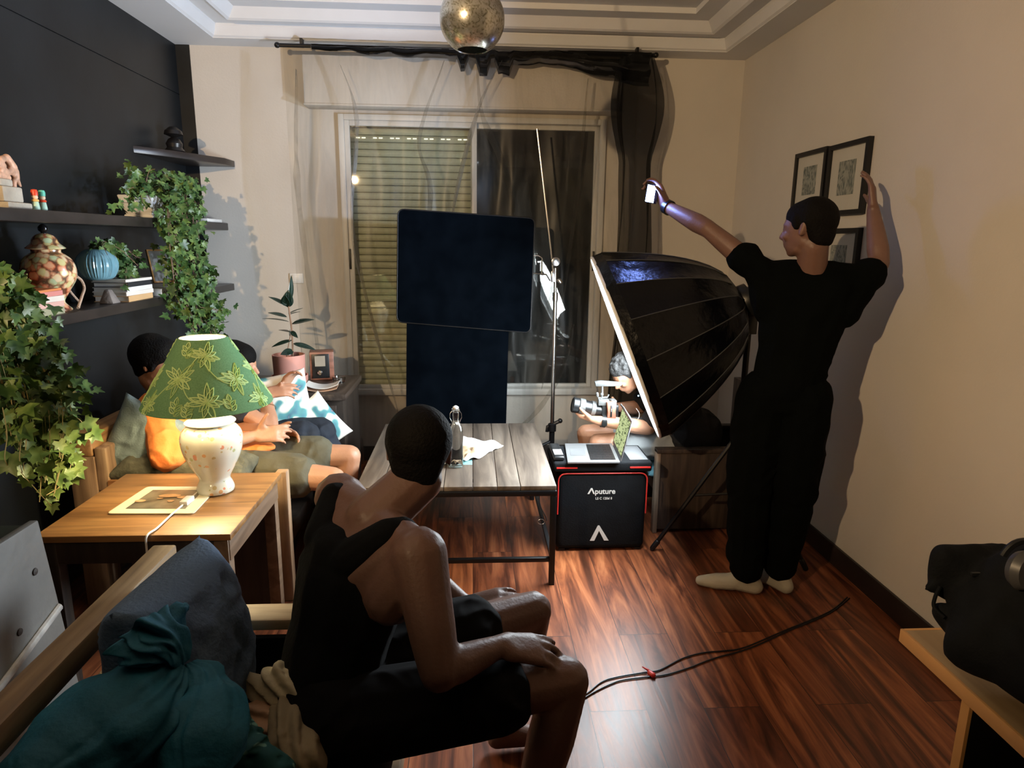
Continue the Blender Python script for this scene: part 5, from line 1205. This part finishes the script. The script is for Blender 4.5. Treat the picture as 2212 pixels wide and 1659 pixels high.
def head(mb, c, f, u, s=1.0):
    """face included: brow, nose, lips, chin, ears"""
    c = V(c); f = unit(f); u = V(u); u = unit(u-f*u.dot(f)); r = f.cross(u); R = Matrix((r, f, u)).transposed()
    P = lambda x, y, z: c+(r*x+f*y+u*z)*s
    S = lambda a, b, d: (a*s, b*s, d*s)
    mb.hull([(P(0, -.018, .025), S(.074, .082, .085), R), (P(0, .025, .015), S(.066, .062, .078), R)], 3)
    mb.hull([(P(0, .030, .0), S(.062, .055, .055), R), (P(0, .050, -.060), S(.040, .036, .030), R), (P(0, .0, -.045), S(.058, .045, .04), R)], 3)
    mb.hull([(P(0, .064, -.082), S(.020, .018, .017), R), (P(.028, .028, -.070), S(.020, .022, .02), R), (P(-.028, .028, -.070), S(.020, .022, .02), R)])
    for sx in (-1, 1):
        mb.hull([(P(sx*.018, .080, .022), .009*s), (P(sx*.044, .068, .020), .009*s)])          # brow ridge
        mb.hull([(P(sx*.038, .066, -.022), .016*s)])                                            # cheek bone
        mb.hull([(P(sx*.031, .078, .004), S(.0135, .0075, .006), R)])                            # closed lid
        e = P(sx*.074, -.008, -.005)
        mb.hull([(e+u*.018*s-f*.006*s, S(.007, .012, .015), R), (e-u*.016*s+f*.004*s, S(.006, .009, .011), R)])
    mb.hull([(P(0, .085, .012), .0075*s), (P(0, .106, -.022), .0095*s), (P(.010, .092, -.026), .0075*s), (P(-.010, .092, -.026), .0075*s)])
    mb.hull([(P(.016, .085, -.047), .0055*s), (P(0, .092, -.045), .0062*s), (P(-.016, .085, -.047), .0055*s)])
    mb.hull([(P(.013, .083, -.056), .0058*s), (P(0, .089, -.057), .0068*s), (P(-.013, .083, -.056), .0058*s)])
    return P, S, R
def haircap(c, f, u, s, low=-.02, back=-.05, g=.006):
    """hair volume wrapped round the skull"""
    mb = MB(); c = V(c); f = unit(f); u = V(u); u = unit(u-f*u.dot(f)); r = f.cross(u); R = Matrix((r, f, u)).transposed()
    P = lambda x, y, z: c+(r*x+f*y+u*z)*s
    mb.hull([(P(0, -.022, .035), ((.078+g)*s, (.084+g)*s, (.082+g)*s), R), (P(0, .022, .048), ((.066+g)*s, (.056+g)*s, (.056+g)*s), R)], 3)
    mb.hull([(P(0, -.045, -.01), (.066*s, .052*s, .06*s), R), (P(0, -.055, back), (.052*s, .03*s, .02*s), R), (P(0, -.03, .03), ((.078+g)*s, .06*s, .06*s), R)], 3)
    for sx in (-1, 1): mb.hull([(P(sx*.070, .015, .03), (.009*s, .022*s, .03*s), R), (P(sx*.071, .018, low), (.006*s, .008*s, .008*s), R)])
    return mb, P
def torso(mb, pel, chest, shL, shR, nb_, hipL, hipR, g=0, arms=True, top=True):
    pel, chest, shL, shR, nb_, hipL, hipR = map(V, (pel, chest, shL, shR, nb_, hipL, hipR))
    sd = unit(shR-shL); up = unit(nb_-pel); fw = up.cross(sd); sd = fw.cross(up) if abs(fw.length) > 0 else sd
    R = Matrix((unit(sd), unit(fw), up)).transposed()
    hs = unit(hipR-hipL); Rp = Matrix((hs, unit(up.cross(hs)), unit(hs.cross(unit(up.cross(hs)))))).transposed()
    wa = pel.lerp(chest, .5)
    mb.hull([(hipL, .088+g), (hipR, .088+g), (pel, (.125+g, .10+g, .09+g), Rp)])
    mb.hull([(pel, (.130+g, .10+g, .08+g), Rp), (wa, (.130+g, .095+g, .07+g), R)])
    mb.hull([(wa, (.130+g, .095+g, .07+g), R), (chest, (.150+g, .112+g, .11+g), R)])
    if top:
        mb.hull([(chest, (.150+g, .112+g, .11+g), R), (shL.lerp(nb_, .35)-up*.035, .062+g), (shR.lerp(nb_, .35)-up*.035, .062+g), (nb_-up*.05, .06+g)])
        for s_ in (shL, shR): mb.hull([(nb_-up*.01, .042+g), (s_, .052+g), (s_-up*.08+(chest-s_)*.25, .06+g)])
    return R
def person(name, label, loc, sp, skin, fine=.0065):
    o = thing(name, label, 'person', loc)
    mb = MB()
    R = torso(mb, sp['pel'], sp['chest'], sp['shL'], sp['shR'], sp['nb'], sp['hipL'], sp['hipR'])
    hc = V(sp['head']); f = unit(sp['face']); u = sp.get('hup', (0, 0, 1)); hs = sp.get('hs', 1)
    uu = V(u); uu = unit(uu-f*uu.dot(f))
    nk = sp.get('neck', 1); mb.hull([(V(sp['nb'])-unit(V(sp['nb'])-V(sp['pel']))*.02, .058*nk), (hc-uu*.065*hs-f*.022*hs, .054*nk)])
    head(mb, hc, f, u, hs)
    for S_ in 'LR':
        if 'el'+S_ in sp:
            sh, el, wr_ = V(sp['sh'+S_]), V(sp['el'+S_]), V(sp['wr'+S_])
            ak = sp.get('arm', 1); chain(mb, [(sh, .054*ak), (sh.lerp(el, .35), .047*ak), (sh.lerp(el, .7), .042*ak), (el, .036*ak)])
            chain(mb, [(el, .037), (el.lerp(wr_, .25), .041), (el.lerp(wr_, .6), .034), (wr_, .0245)])
            if 'hand'+S_ in sp:
                h = sp['hand'+S_]; hand(mb, wr_, h[0], h[1], h[2], *h[3:])
        hp_, kn, an = V(sp['hip'+S_]), V(sp['kn'+S_]), V(sp['an'+S_])
        chain(mb, [(hp_, .086), (hp_.lerp(kn, .4), .078), (hp_.lerp(kn, .8), .060), (kn, .054)])
        bk_ = unit(sp.get('calf', (0, 0, 0)) or (0, 0, 1)) if False else V((0, 0, 0))
        chain(mb, [(kn, .053), (kn.lerp(an, .3), .056), (kn.lerp(an, .65), .043), (an, .034)])
        t = unit(sp['toe'+S_])
        if sp.get('shod'): continue
        mb.hull([(an-t*.03-V((0, 0, .035)), .030), (an-V((0, 0, .01)), .034), (an+t*.10-V((0, 0, .045)), .026)]); mb.hull([(an+t*.10-V((0, 0, .045)), (.028, .028, .02)), (an+t*.165-V((0, 0, .052)), .018)])
    b = build('body', mb, skin, o, voxel=fine, sm=3)
    return o, R
def sleeve(mb, sh, el, t, g=.012):
    sh, el = V(sh), V(el); chain(mb, [(sh, .054+g), (sh.lerp(el, t*.6), .050+g), (sh.lerp(el, t), .049+g*1.6)])
def leg_cloth(mb, hp_, kn, t, g=.014, flare=0):
    hp_, kn = V(hp_), V(kn); chain(mb, [(hp_, .088+g), (hp_.lerp(kn, t*.6), .080+g+flare*.5), (hp_.lerp(kn, t), .074+g+flare)])
def wrinkle(amp, sc_, seed): 
    def f_(p): 
        a = (ridges(p, sc_, seed)-.5)*amp; return p+V((a*.6, -a*.6, a*.5))
    return f_
# --- the man in the foreground
A = dict(pel=(-.335, 1.33, .50), chest=(-.275, 1.43, .74), nb=(-.225, 1.455, .885), shL=(-.335, 1.595, .865), shR=(-.115, 1.300, .850), neck=1.15,
         hipL=(-.30, 1.41, .505), hipR=(-.27, 1.25, .50), head=(-.128, 1.535, 1.003), face=(.05, 1, -.10), hup=(.05, 0, 1), hs=.98,
         elL=(-.19, 1.77, .60), wrL=tuple(at(1010, 1310, y=1.66)), elR=tuple(at(950, 1450, y=1.19)), wrR=tuple(at(1078, 1396, y=1.285)),
         knL=(.165, 1.66, .500), anL=(.10, 1.72, .08), toeL=(1, .1, 0), arm=1.18, knR=(.21, 1.32, .527), anR=(.095, 1.25, .08), toeR=(1, .2, 0),
         handL=(tuple(at(1095, 1292, y=1.66)-at(1010, 1310, y=1.66)), (-.1, -.45, .9), 1, .32, .10, 1.0, (.8, .5, -.5)),
         handR=(tuple(at(1243, 1402, y=1.345)-at(1078, 1390, y=1.285)), (.1, -.25, 1), -1, .26, .09, 1.05, (.85, .35, -.30)))
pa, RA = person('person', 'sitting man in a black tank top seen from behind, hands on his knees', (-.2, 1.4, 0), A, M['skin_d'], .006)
hm, HP = haircap(A['head'], A['face'], A['hup'], .98, low=-.01, back=-.055, g=.004)
build('hair', hm, M['hair'], pa, voxel=.005, sm=4)
tb = plain('black_tank_jersey', (.004, .0045, .0055), .9, var=.2, bump=.2, bscale=90, spec=.15)
mb = MB(); torso(mb, A['pel'], A['chest'], A['shL'], A['shR'], A['nb'], A['hipL'], A['hipR'], g=.009, top=False)
nbv, shl, shr, chv, pv = V(A['nb']), V(A['shL']), V(A['shR']), V(A['chest']), V(A['pel'])
upA = unit(nbv-pv); sdA = unit(shr-shl); fwA = unit(upA.cross(sdA))
if fwA.dot(V((1, 1, 0))) < 0: fwA = -fwA
RA = Matrix((sdA, fwA, upA)).transposed()
mb.hull([(chv, (.158, .121, .115), RA), (chv-upA*.06+sdA*.0, (.155, .115, .11), RA)])
mb.hull([(chv+upA*.06-fwA*.035, (.105, .085, .05), RA), (chv, (.155, .119, .10), RA)])
for s_, sg in ((shl, -1), (shr, 1)):
    m_ = nbv.lerp(s_, .60 if sg > 0 else .82)
    mb.hull([(chv+upA*.055-fwA*.062+sdA*sg*.068, .050), (m_-fwA*.035+upA*.004, .034), (m_+upA*.016, .030)])
    mb.hull([(m_+upA*.016, .030), (m_+fwA*.05-upA*.01, .032), (chv+upA*.04+fwA*.06+sdA*sg*.06, .045)])
build('tank_top', mb, tb, pa, voxel=.006, sm=4, disp=wrinkle(.006, 9, 2))
mb = MB(); torso(mb, A['pel'], A['chest'], A['shL'], A['shR'], A['nb'], A['hipL'], A['hipR'], g=.014, top=False)
mb = MB().hull([(A['hipL'], .105), (A['hipR'], .105), (pv, .12)]); leg_cloth(mb, A['hipL'], A['knL'], .62, .012, .008); leg_cloth(mb, A['hipR'], A['knR'], .66, .012, .008)
build('shorts', mb, plain('black_shorts', (.006, .006, .007), .9, var=.2, spec=.15), pa, voxel=.006, sm=4, disp=wrinkle(.008, 12, 5))
rp = V(A['wrR']); rdir = unit(A['handR'][0])
build('ring', MB().tube([rp+rdir*.108+V((0, .012, 0))+V((0, .0105*math.cos(a), .0105*math.sin(a)+.002)) for a in [2*PI*i/16 for i in range(17)]], .0014, 6, caps=False), M['chrome'], pa)
# --- man in the orange shirt on the sofa
B = dict(pel=(-1.16, 2.93, .50), chest=(-1.30, 2.95, .70), nb=(-1.36, 2.95, .835), shL=(-1.36, 3.12, .80), shR=(-1.33, 2.79, .80), hipL=(-1.10, 3.02, .50), hipR=(-1.10, 2.85, .50),
         head=(-1.375, 2.93, .965), face=(1, -.1, -.12), hup=(0, 0, 1), elL=(-1.17, 3.17, .60), wrL=(-.93, 3.03, .625), elR=(-1.22, 2.64, .63), wrR=(-.955, 2.85, .655),
         knL=tuple(at(755, 985, y=3.02)), knR=tuple(at(720, 1035, y=2.78)), anL=(-.66, 3.06, .08), anR=(-.69, 2.82, .08), toeL=(1, 0, 0), toeR=(1, -.1, 0),
         handR=((.98, .25, .05), (.2, -.75, .55), -1, .45, .10, 1.0, (.35, .5, .75)), handL=((.95, -.1, -.1), (.3, .6, .6), 1, .6, .05, 1.0, (.6, .5, .2)))
pb_, _ = person('person', 'reclining man in an orange shirt and olive shorts behind the green lamp', (-1.1, 2.93, 0), B, M['skin'], .0065)
hm, _p = haircap(B['head'], B['face'], B['hup'], 1, g=.012); build('hair', hm, M['hair'], pb_, voxel=.005, sm=3)
orange = plain('orange_shirt', (.80, .235, .05), .8, var=.06, bump=.15, bscale=90)
mb = MB(); torso(mb, B['pel'], B['chest'], B['shL'], B['shR'], B['nb'], B['hipL'], B['hipR'], g=.015); sleeve(mb, B['shR'], B['elR'], .92, .022); sleeve(mb, B['shL'], B['elL'], .7, .016)
mb.hull([(V(B['pel'])+V((.02, -.06, .08)), .085), (at(560, 972, y=2.86), .022), (V(B['pel'])+V((.12, .08, .08)), .05), (at(590, 966, y=2.90), .012)])
mb.hull([(V(B['chest'])+V((.03, -.06, 0)), .11), (V(B['pel'])+V((.0, -.07, .09)), .10), (V(B['chest'])+V((.02, .08, 0)), .09)])
build('shirt', mb, orange, pb_, voxel=.0065, sm=3, disp=wrinkle(.012, 11, 3))
mb = MB().hull([(B['hipL'], .105), (B['hipR'], .105)]); leg_cloth(mb, B['hipL'], B['knL'], .70, .014, .012); leg_cloth(mb, B['hipR'], B['knR'], .66, .014, .014)
build('shorts', mb, plain('olive_shorts', (.085, .078, .05), .9, var=.15, bump=.2), pb_, voxel=.0065, sm=3, disp=wrinkle(.012, 10, 7))
# --- person in dark jeans beyond him
Cc = dict(pel=(-1.12, 3.28, .50), chest=(-1.24, 3.30, .70), nb=(-1.29, 3.30, .83), shL=(-1.27, 3.45, .80), shR=(-1.26, 3.14, .80), hipL=(-1.08, 3.36, .50), hipR=(-1.08, 3.22, .50),
          head=tuple(at(512, 790, y=3.30)), face=(1, -.1, -.1), hup=(0, 0, 1), elL=(-1.02, 3.50, .62), wrL=(-.98, 3.40, .74), elR=tuple(at(585, 925, y=3.12)), wrR=tuple(at(572, 850, y=3.27)),
          knL=tuple(at(690, 935, y=3.40)), knR=tuple(at(655, 945, y=3.20)), anL=(-.62, 3.44, .08), anR=(-.68, 3.22, .08), toeL=(1, 0, 0), toeR=(1, 0, 0),
          handR=(tuple(at(635, 838, y=3.31)-at(572, 850, y=3.27)), (0, -.6, .8), -1, .35, .08, 1.0, (.8, .3, -.4)), handL=((.5, -.2, .8), (-.6, .3, .4), 1, .5, .05))
pc_, _ = person('person', 'person in dark jeans holding up a patterned cushion at the far end of the sofa', (-1.1, 3.3, 0), Cc, M['skin'], .0065)
hm, _p = haircap(Cc['head'], Cc['face'], Cc['hup'], 1, g=.012); build('hair', hm, M['hair'], pc_, voxel=.005, sm=3)
jean = plain('dark_denim', (.008, .013, .024), .85, var=.3, bump=.2)
mb = MB().hull([(Cc['hipL'], .10), (Cc['hipR'], .10)])
for S_ in 'LR':
    leg_cloth(mb, Cc['hip'+S_], Cc['kn'+S_], 1, .012); chain(mb, [(Cc['kn'+S_], .074), (V(Cc['kn'+S_]).lerp(V(Cc['an'+S_]), .5), .068), (V(Cc['kn'+S_]).lerp(V(Cc['an'+S_]), .93), .056)])
build('jeans', mb, jean, pc_, voxel=.0065, sm=3, disp=wrinkle(.012, 9, 4))
mb = MB(); torso(mb, Cc['pel'], Cc['chest'], Cc['shL'], Cc['shR'], Cc['nb'], Cc['hipL'], Cc['hipR'], g=.014); sleeve(mb, Cc['shR'], Cc['elR'], .5, .014); sleeve(mb, Cc['shL'], Cc['elL'], .5, .014)
build('shirt', mb, plain('dark_teeshirt', (.02, .02, .025), .85), pc_, voxel=.0065, sm=3, disp=wrinkle(.01, 10, 1))
bw = V(Cc['wrR']).lerp(V(Cc['elR']), .45)
build('bracelet', MB().tube([bw+unit(V(Cc['elR'])-V(Cc['wrR'])).orthogonal().normalized()*0+Matrix.Rotation(a, 3, unit(V(Cc['elR'])-V(Cc['wrR'])))@(unit(V(Cc['elR'])-V(Cc['wrR'])).orthogonal()*.037) for a in [2*PI*i/20 for i in range(21)]], .0014, 6, caps=False), plain('thin_gold', (.6, .4, .2), .3, 1), pc_)
# --- camera operator
Dd = dict(pel=(1.20, 3.46, .46), chest=(1.10, 3.46, .66), nb=(1.03, 3.46, .79), shL=(1.06, 3.62, .745), shR=(1.05, 3.31, .745)) 
Dd = dict(pel=(1.20, 3.46, .46), chest=(1.10, 3.46, .66), nb=(1.02, 3.455, .775), shL=(1.05, 3.31, .735), shR=(1.05, 3.61, .735), hipL=(1.14, 3.38, .45), hipR=(1.14, 3.54, .45),
          head=tuple(at(1357, 806, y=3.42)), face=(-.78, -.12, -.66), hup=(-.6, 0, .8), hs=.93, elL=tuple(at(1400, 925, y=3.27)), wrL=tuple(at(1290, 908, y=3.27)), elR=(.95, 3.62, .58), wrR=(.80, 3.56, .60),
          knL=tuple(at(1292, 958, y=3.34)), knR=(.64, 3.58, .44), anL=(.70, 3.46, .08), anR=(.72, 3.62, .08), toeL=(-1, 0, 0), toeR=(-1, 0, 0),
          handL=((-.78, .60, .12), (-.1, -.1, -1), 1, .75, .06, .95, (.55, .65, -.55)), handR=((-.9, -.4, .1), (0, .8, .3), -1, .8, .05, .95))
pd, _ = person('person', 'grizzled man in black looking down at the camera rig in his hands', (1.1, 3.45, 0), Dd, M['skin'], .0055)
hm, HP = haircap(Dd['head'], Dd['face'], Dd['hup'], .93, low=-.005, back=-.03, g=.004); rr = random.Random(5)
hc = V(Dd['head'])
for k in range(130):
    a = rr.uniform(0, 2*PI); b = rr.uniform(.15, 1.35); p = HP(.080*math.cos(a)*math.sin(b), -.012+.088*math.sin(a)*math.sin(b), .045+.075*math.cos(b)); hm.hull([(p, rr.uniform(.008, .014))], 1)
build('hair', hm, M['hair_g'], pd, voxel=.004, sm=2)
blk = plain('black_teeshirt', (.006, .0065, .008), .85, var=.2, bump=.15)
mb = MB(); torso(mb, Dd['pel'], Dd['chest'], Dd['shL'], Dd['shR'], Dd['nb'], Dd['hipL'], Dd['hipR'], g=.014); sleeve(mb, Dd['shL'], Dd['elL'], .7, .014); sleeve(mb, Dd['shR'], Dd['elR'], .7, .014)
mb.hull([(V(Dd['hipL'])+V((-.01, -.01, .03)), .128), (V(Dd['hipR'])+V((-.01, 0, .03)), .128), (V(Dd['pel'])+V((.03, 0, .02)), .145), (V(Dd['hipL'])+V((.06, 0, .03)), .12), (V(Dd['hipR'])+V((.06, 0, .03)), .12)])
build('teeshirt', mb, blk, pd, voxel=.0065, sm=3, disp=wrinkle(.010, 10, 6))
mb = MB().hull([(Dd['hipL'], .100), (Dd['hipR'], .10), (Dd['pel'], .10)]); leg_cloth(mb, Dd['hipL'], Dd['knL'], .58, .012, .008); leg_cloth(mb, Dd['hipR'], Dd['knR'], .58, .012, .008)
build('shorts', mb, plain('pale_grey_shorts', (.34, .36, .36), .85, var=.08, bump=.15), pd, voxel=.0065, sm=3, disp=wrinkle(.010, 10, 9))
wl_ = V(Dd['wrL']).lerp(V(Dd['elL']), .12); wd_ = unit(V(Dd['elL'])-V(Dd['wrL']))
def band(c, d, r, wdt, n=24): return MB().lathe([(r-.002, -wdt/2), (r+.0015, -wdt/2), (r+.0015, wdt/2), (r-.002, wdt/2)], c, n, frame3(d, (.1, .2, .97))@rot('X', -90), closed=True)
ws = build('wristwatch', band(wl_, wd_, .0305, .022), M['black_pl'], pd)
build('watch_face', MB().box(wl_+V((-.014, -.036, -.016)), wl_+V((.014, -.028, .016))), M['black_pl'], ws, bevel=.003)
# camera rig
rg = thing('camera_rig', 'camera with big lens, top handle and wooden side grip in the man\'s hands', 'camera', at(1300, 880, y=3.30))
Yc = 3.30; CP = lambda px, py, dy=0: at(px, py, y=Yc+dy)
m_dk = M['black_pl']; silver = plain('light_grey_metal', (.10, .105, .105), .45, .3)
def cbox(a, b, dy, t, bev, name, m, par=rg): 
    p, q = CP(*a, dy), CP(*b, dy); return build(name, MB().box((min(p.x, q.x), Yc+dy-t/2, min(p.z, q.z)), (max(p.x, q.x), Yc+dy+t/2, max(p.z, q.z))), m, par, bevel=bev)
cbox((1298, 872), (1332, 908), .02, .075, .004, 'body', m_dk)
cbox((1308, 863), (1330, 874), .02, .05, .003, 'top_plate', silver)
l1, l2 = CP(1236, 874, .02), CP(1300, 886, .02); ld = unit(l2-l1)
Rl = frame3(ld)@rot('X', -90)
LL = (l2-l1).length
build('lens', MB().lathe([(0, .002), (.030, .004), (.036, 0), (.040, .004), (.040, LL*.2), (.037, LL*.22), (.037, LL*.45), (.034, LL*.75), (.034, LL), (0, LL)], l1, 32, Rl), m_dk, rg, angle=30)
build('focus_ring', MB().lathe([(.038, LL*.22), (.0415, LL*.23), (.0415, LL*.40), (.038, LL*.41)], l1, 40, Rl), silver, rg, angle=30)
build('focus_ring', MB().lathe([(.036, LL*.62), (.0395, LL*.63), (.0395, LL*.76), (.036, LL*.77)], l1, 40, Rl), silver, rg, angle=30)
gp = [CP(1310, 868, -.03), CP(1331, 868, -.03), CP(1329, 888, -.03), CP(1330, 910, -.03), CP(1309, 910, -.03), CP(1312, 890, -.03)]
build('side_grip', MB().prism([(p.x, p.z) for p in gp], 'y', Yc-.045, Yc-.015), plain('salmon_wood_grip', (.26, .095, .06), .45), rg, bevel=.004)
cbox((1319, 876), (1322, 901), -.046, .004, .001, 'slot', m_dk)
cbox((1319.5, 883), (1321.8, 890), -.049, .003, .0005, 'button', silver)
cbox((1292, 862), (1314, 875), -.01, .03, .003, 'bracket', silver)
build('top_handle', MB().prism([(p.x, p.z) for p in (CP(1284, 824), CP(1298, 822), CP(1322, 824), CP(1344, 826), CP(1342, 833), CP(1320, 834), CP(1286, 834))], 'y', Yc-.012, Yc+.012), silver, rg, bevel=.004)
build('handle_post', MB().tube([CP(1301, 834), CP(1301, 848), CP(1299, 864)], .006, 8).hull([(CP(1300, 852), .010)]).hull([(CP(1290, 850), .008), (CP(1291, 856), .007)]), silver, rg, voxel=.0025, sm=1)
build('arm_bracket', MB().tube([CP(1292, 860), CP(1312, 858), CP(1315, 852)], .005, 8), silver, rg)
build('dial', MB().lathe([(0, 0), (.013, 0), (.013, .010), (0, .011)], CP(1322, 866), 20), silver, rg)
mn = build('monitor', MB().hexa([CP(1341, 872, -.02), CP(1366, 905, -.02), CP(1366, 905, .10), CP(1341, 872, .10)]+[p+V((-.004, 0, -.006)) for p in (CP(1341, 872, -.02), CP(1366, 905, -.02), CP(1366, 905, .10), CP(1341, 872, .10))]), m_dk, rg, bevel=.0015)
build('monitor_edge', MB().tube([CP(1341, 872, -.022), CP(1366, 906, -.022), CP(1363, 920, -.022)], .0025, 6), silver, mn)
build('cable', MB().tube(spline([CP(1364, 910, -.01), CP(1378, 905, -.01), CP(1381, 893, -.01), CP(1374, 882, .0)], 5), .0015, 6), M['white_pl'], rg)
build('status_light', MB().hull([(at(1379, 855, y=3.265), .0042)]), emis('blue_status_led', (.25, .6, 1), 7), rg)
# --- the standing man
Es = dict(shod=1, pel=(1.255, 2.54, .93), chest=(1.29, 2.53, 1.22), nb=(1.305, 2.52, 1.40), shL=(1.15, 2.58, 1.375), shR=(1.475, 2.47, 1.365), hipL=(1.18, 2.57, .90), hipR=(1.325, 2.51, .90),
          head=(1.265, 2.50, 1.555), face=(-.62, .76, -.08), hup=(.03, 0, 1), elL=tuple(at(1530, 495, y=2.74)), wrL=tuple(at(1438, 445, y=2.98)), elR=tuple(at(1900, 568, y=2.50)), wrR=tuple(at(1886, 455, y=2.60)),
          knL=(1.17, 2.60, .50), anL=(1.19, 2.60, .085), toeL=(-.9, .15, 0), knR=(1.345, 2.56, .50), anR=(1.345, 2.62, .085), toeR=(-.5, .85, 0),
          handL=((-.45, .12, .88), (.85, .25, .35), -1, .75, .05, 1.0, (.7, .6, -.5)), handR=((-.05, .22, .97), (.75, -.5, .1), 1, .30, .02, 1.0, (.6, .7, -.3)))
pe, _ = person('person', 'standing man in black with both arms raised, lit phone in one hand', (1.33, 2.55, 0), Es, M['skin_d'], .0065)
hm, _p = haircap(Es['head'], Es['face'], Es['hup'], 1, low=.005, back=-.05, g=.003); build('hair', hm, M['hair'], pe, voxel=.005, sm=3)
blk2 = plain('black_cotton_tee', (.0022, .003, .003), .95, var=.2, spec=.05)
mb = MB(); torso(mb, Es['pel'], Es['chest'], Es['shL'], Es['shR'], Es['nb'], Es['hipL'], Es['hipR'], g=.012); sleeve(mb, Es['shL'], Es['elL'], .36, .012); sleeve(mb, Es['shR'], Es['elR'], .32, .012)
build('teeshirt', mb, blk2, pe, voxel=.0065, sm=3, disp=wrinkle(.014, 8, 6))
mb = MB().hull([(Es['hipL'], .102), (Es['hipR'], .102), (Es['pel'], .11)])
for S_ in 'LR': 
    leg_cloth(mb, Es['hip'+S_], Es['kn'+S_], 1, .018, .01); chain(mb, [(Es['kn'+S_], .094), (V(Es['kn'+S_]).lerp(V(Es['an'+S_]), .5), .084), (V(Es['kn'+S_]).lerp(V(Es['an'+S_]), .92), .072)])
build('trousers', mb, blk2, pe, voxel=.0065, sm=3, disp=wrinkle(.014, 8, 8))
def shoe(an, t, m):
    an = V(an); t = unit(t); b_ = MB(); g = lambda a, h: an+t*a+V((0, 0, h-an.z))
    b_.hull([(g(-.045, .035), .034), (g(-.02, .075), .036), (g(.06, .045), .036)]); b_.hull([(g(.05, .042), .038), (g(.12, .032), .036), (g(.185, .024), .023)])
    for v in b_.v: v.z = max(v.z, .002)
    return build('shoe', b_, m, pe, voxel=.0045, sm=3)
shm = plain('off_white_canvas', (.42, .38, .30), .8, var=.06, bump=.2)
shoe(Es['anL'], (-.80, .30, 0), shm); shoe(Es['anR'], (-.5, .85, 0), shm)
ww = V(Es['wrL']).lerp(V(Es['elL']), .06)
build('wristwatch', band(ww, unit(V(Es['elL'])-V(Es['wrL'])), .031, .026), M['black_pl'], pe)
# phone with its lamp on
phc = at(1407, 419, y=2.96)
phn = thing('phone', 'phone shining bright blue-white in the standing man\'s raised hand', 'phone', phc)
Rp_ = Rxyz((.80, .45, -.10), (.12, .0, .98))
def pbx(x0, y0, z0_, x1, y1, z1_): return MB().hexa([phc+Rp_@V(p) for p in ((x0, y0, z0_), (x1, y0, z0_), (x1, y1, z0_), (x0, y1, z0_), (x0, y0, z1_), (x1, y0, z1_), (x1, y1, z1_), (x0, y1, z1_))])
build('body', pbx(-.030, -.038, -.008, .040, .045, 0), M['black_pl'], phn, bevel=.003)
build('screen', pbx(-.028, -.035, .0005, .018, .035, .0015), emis('lit_phone_screen', (.22, .34, 1.0), 130), phn)
lamp('phone_torch', 'SPOT', phc+V((-.06, -.02, .02)), 125, (.62, .74, 1.0), .02, (-1.65, 3.75, 2.40))
bpy.data.lights['phone_torch'].spot_size = math.radians(104); bpy.data.lights['phone_torch'].spot_blend = 1
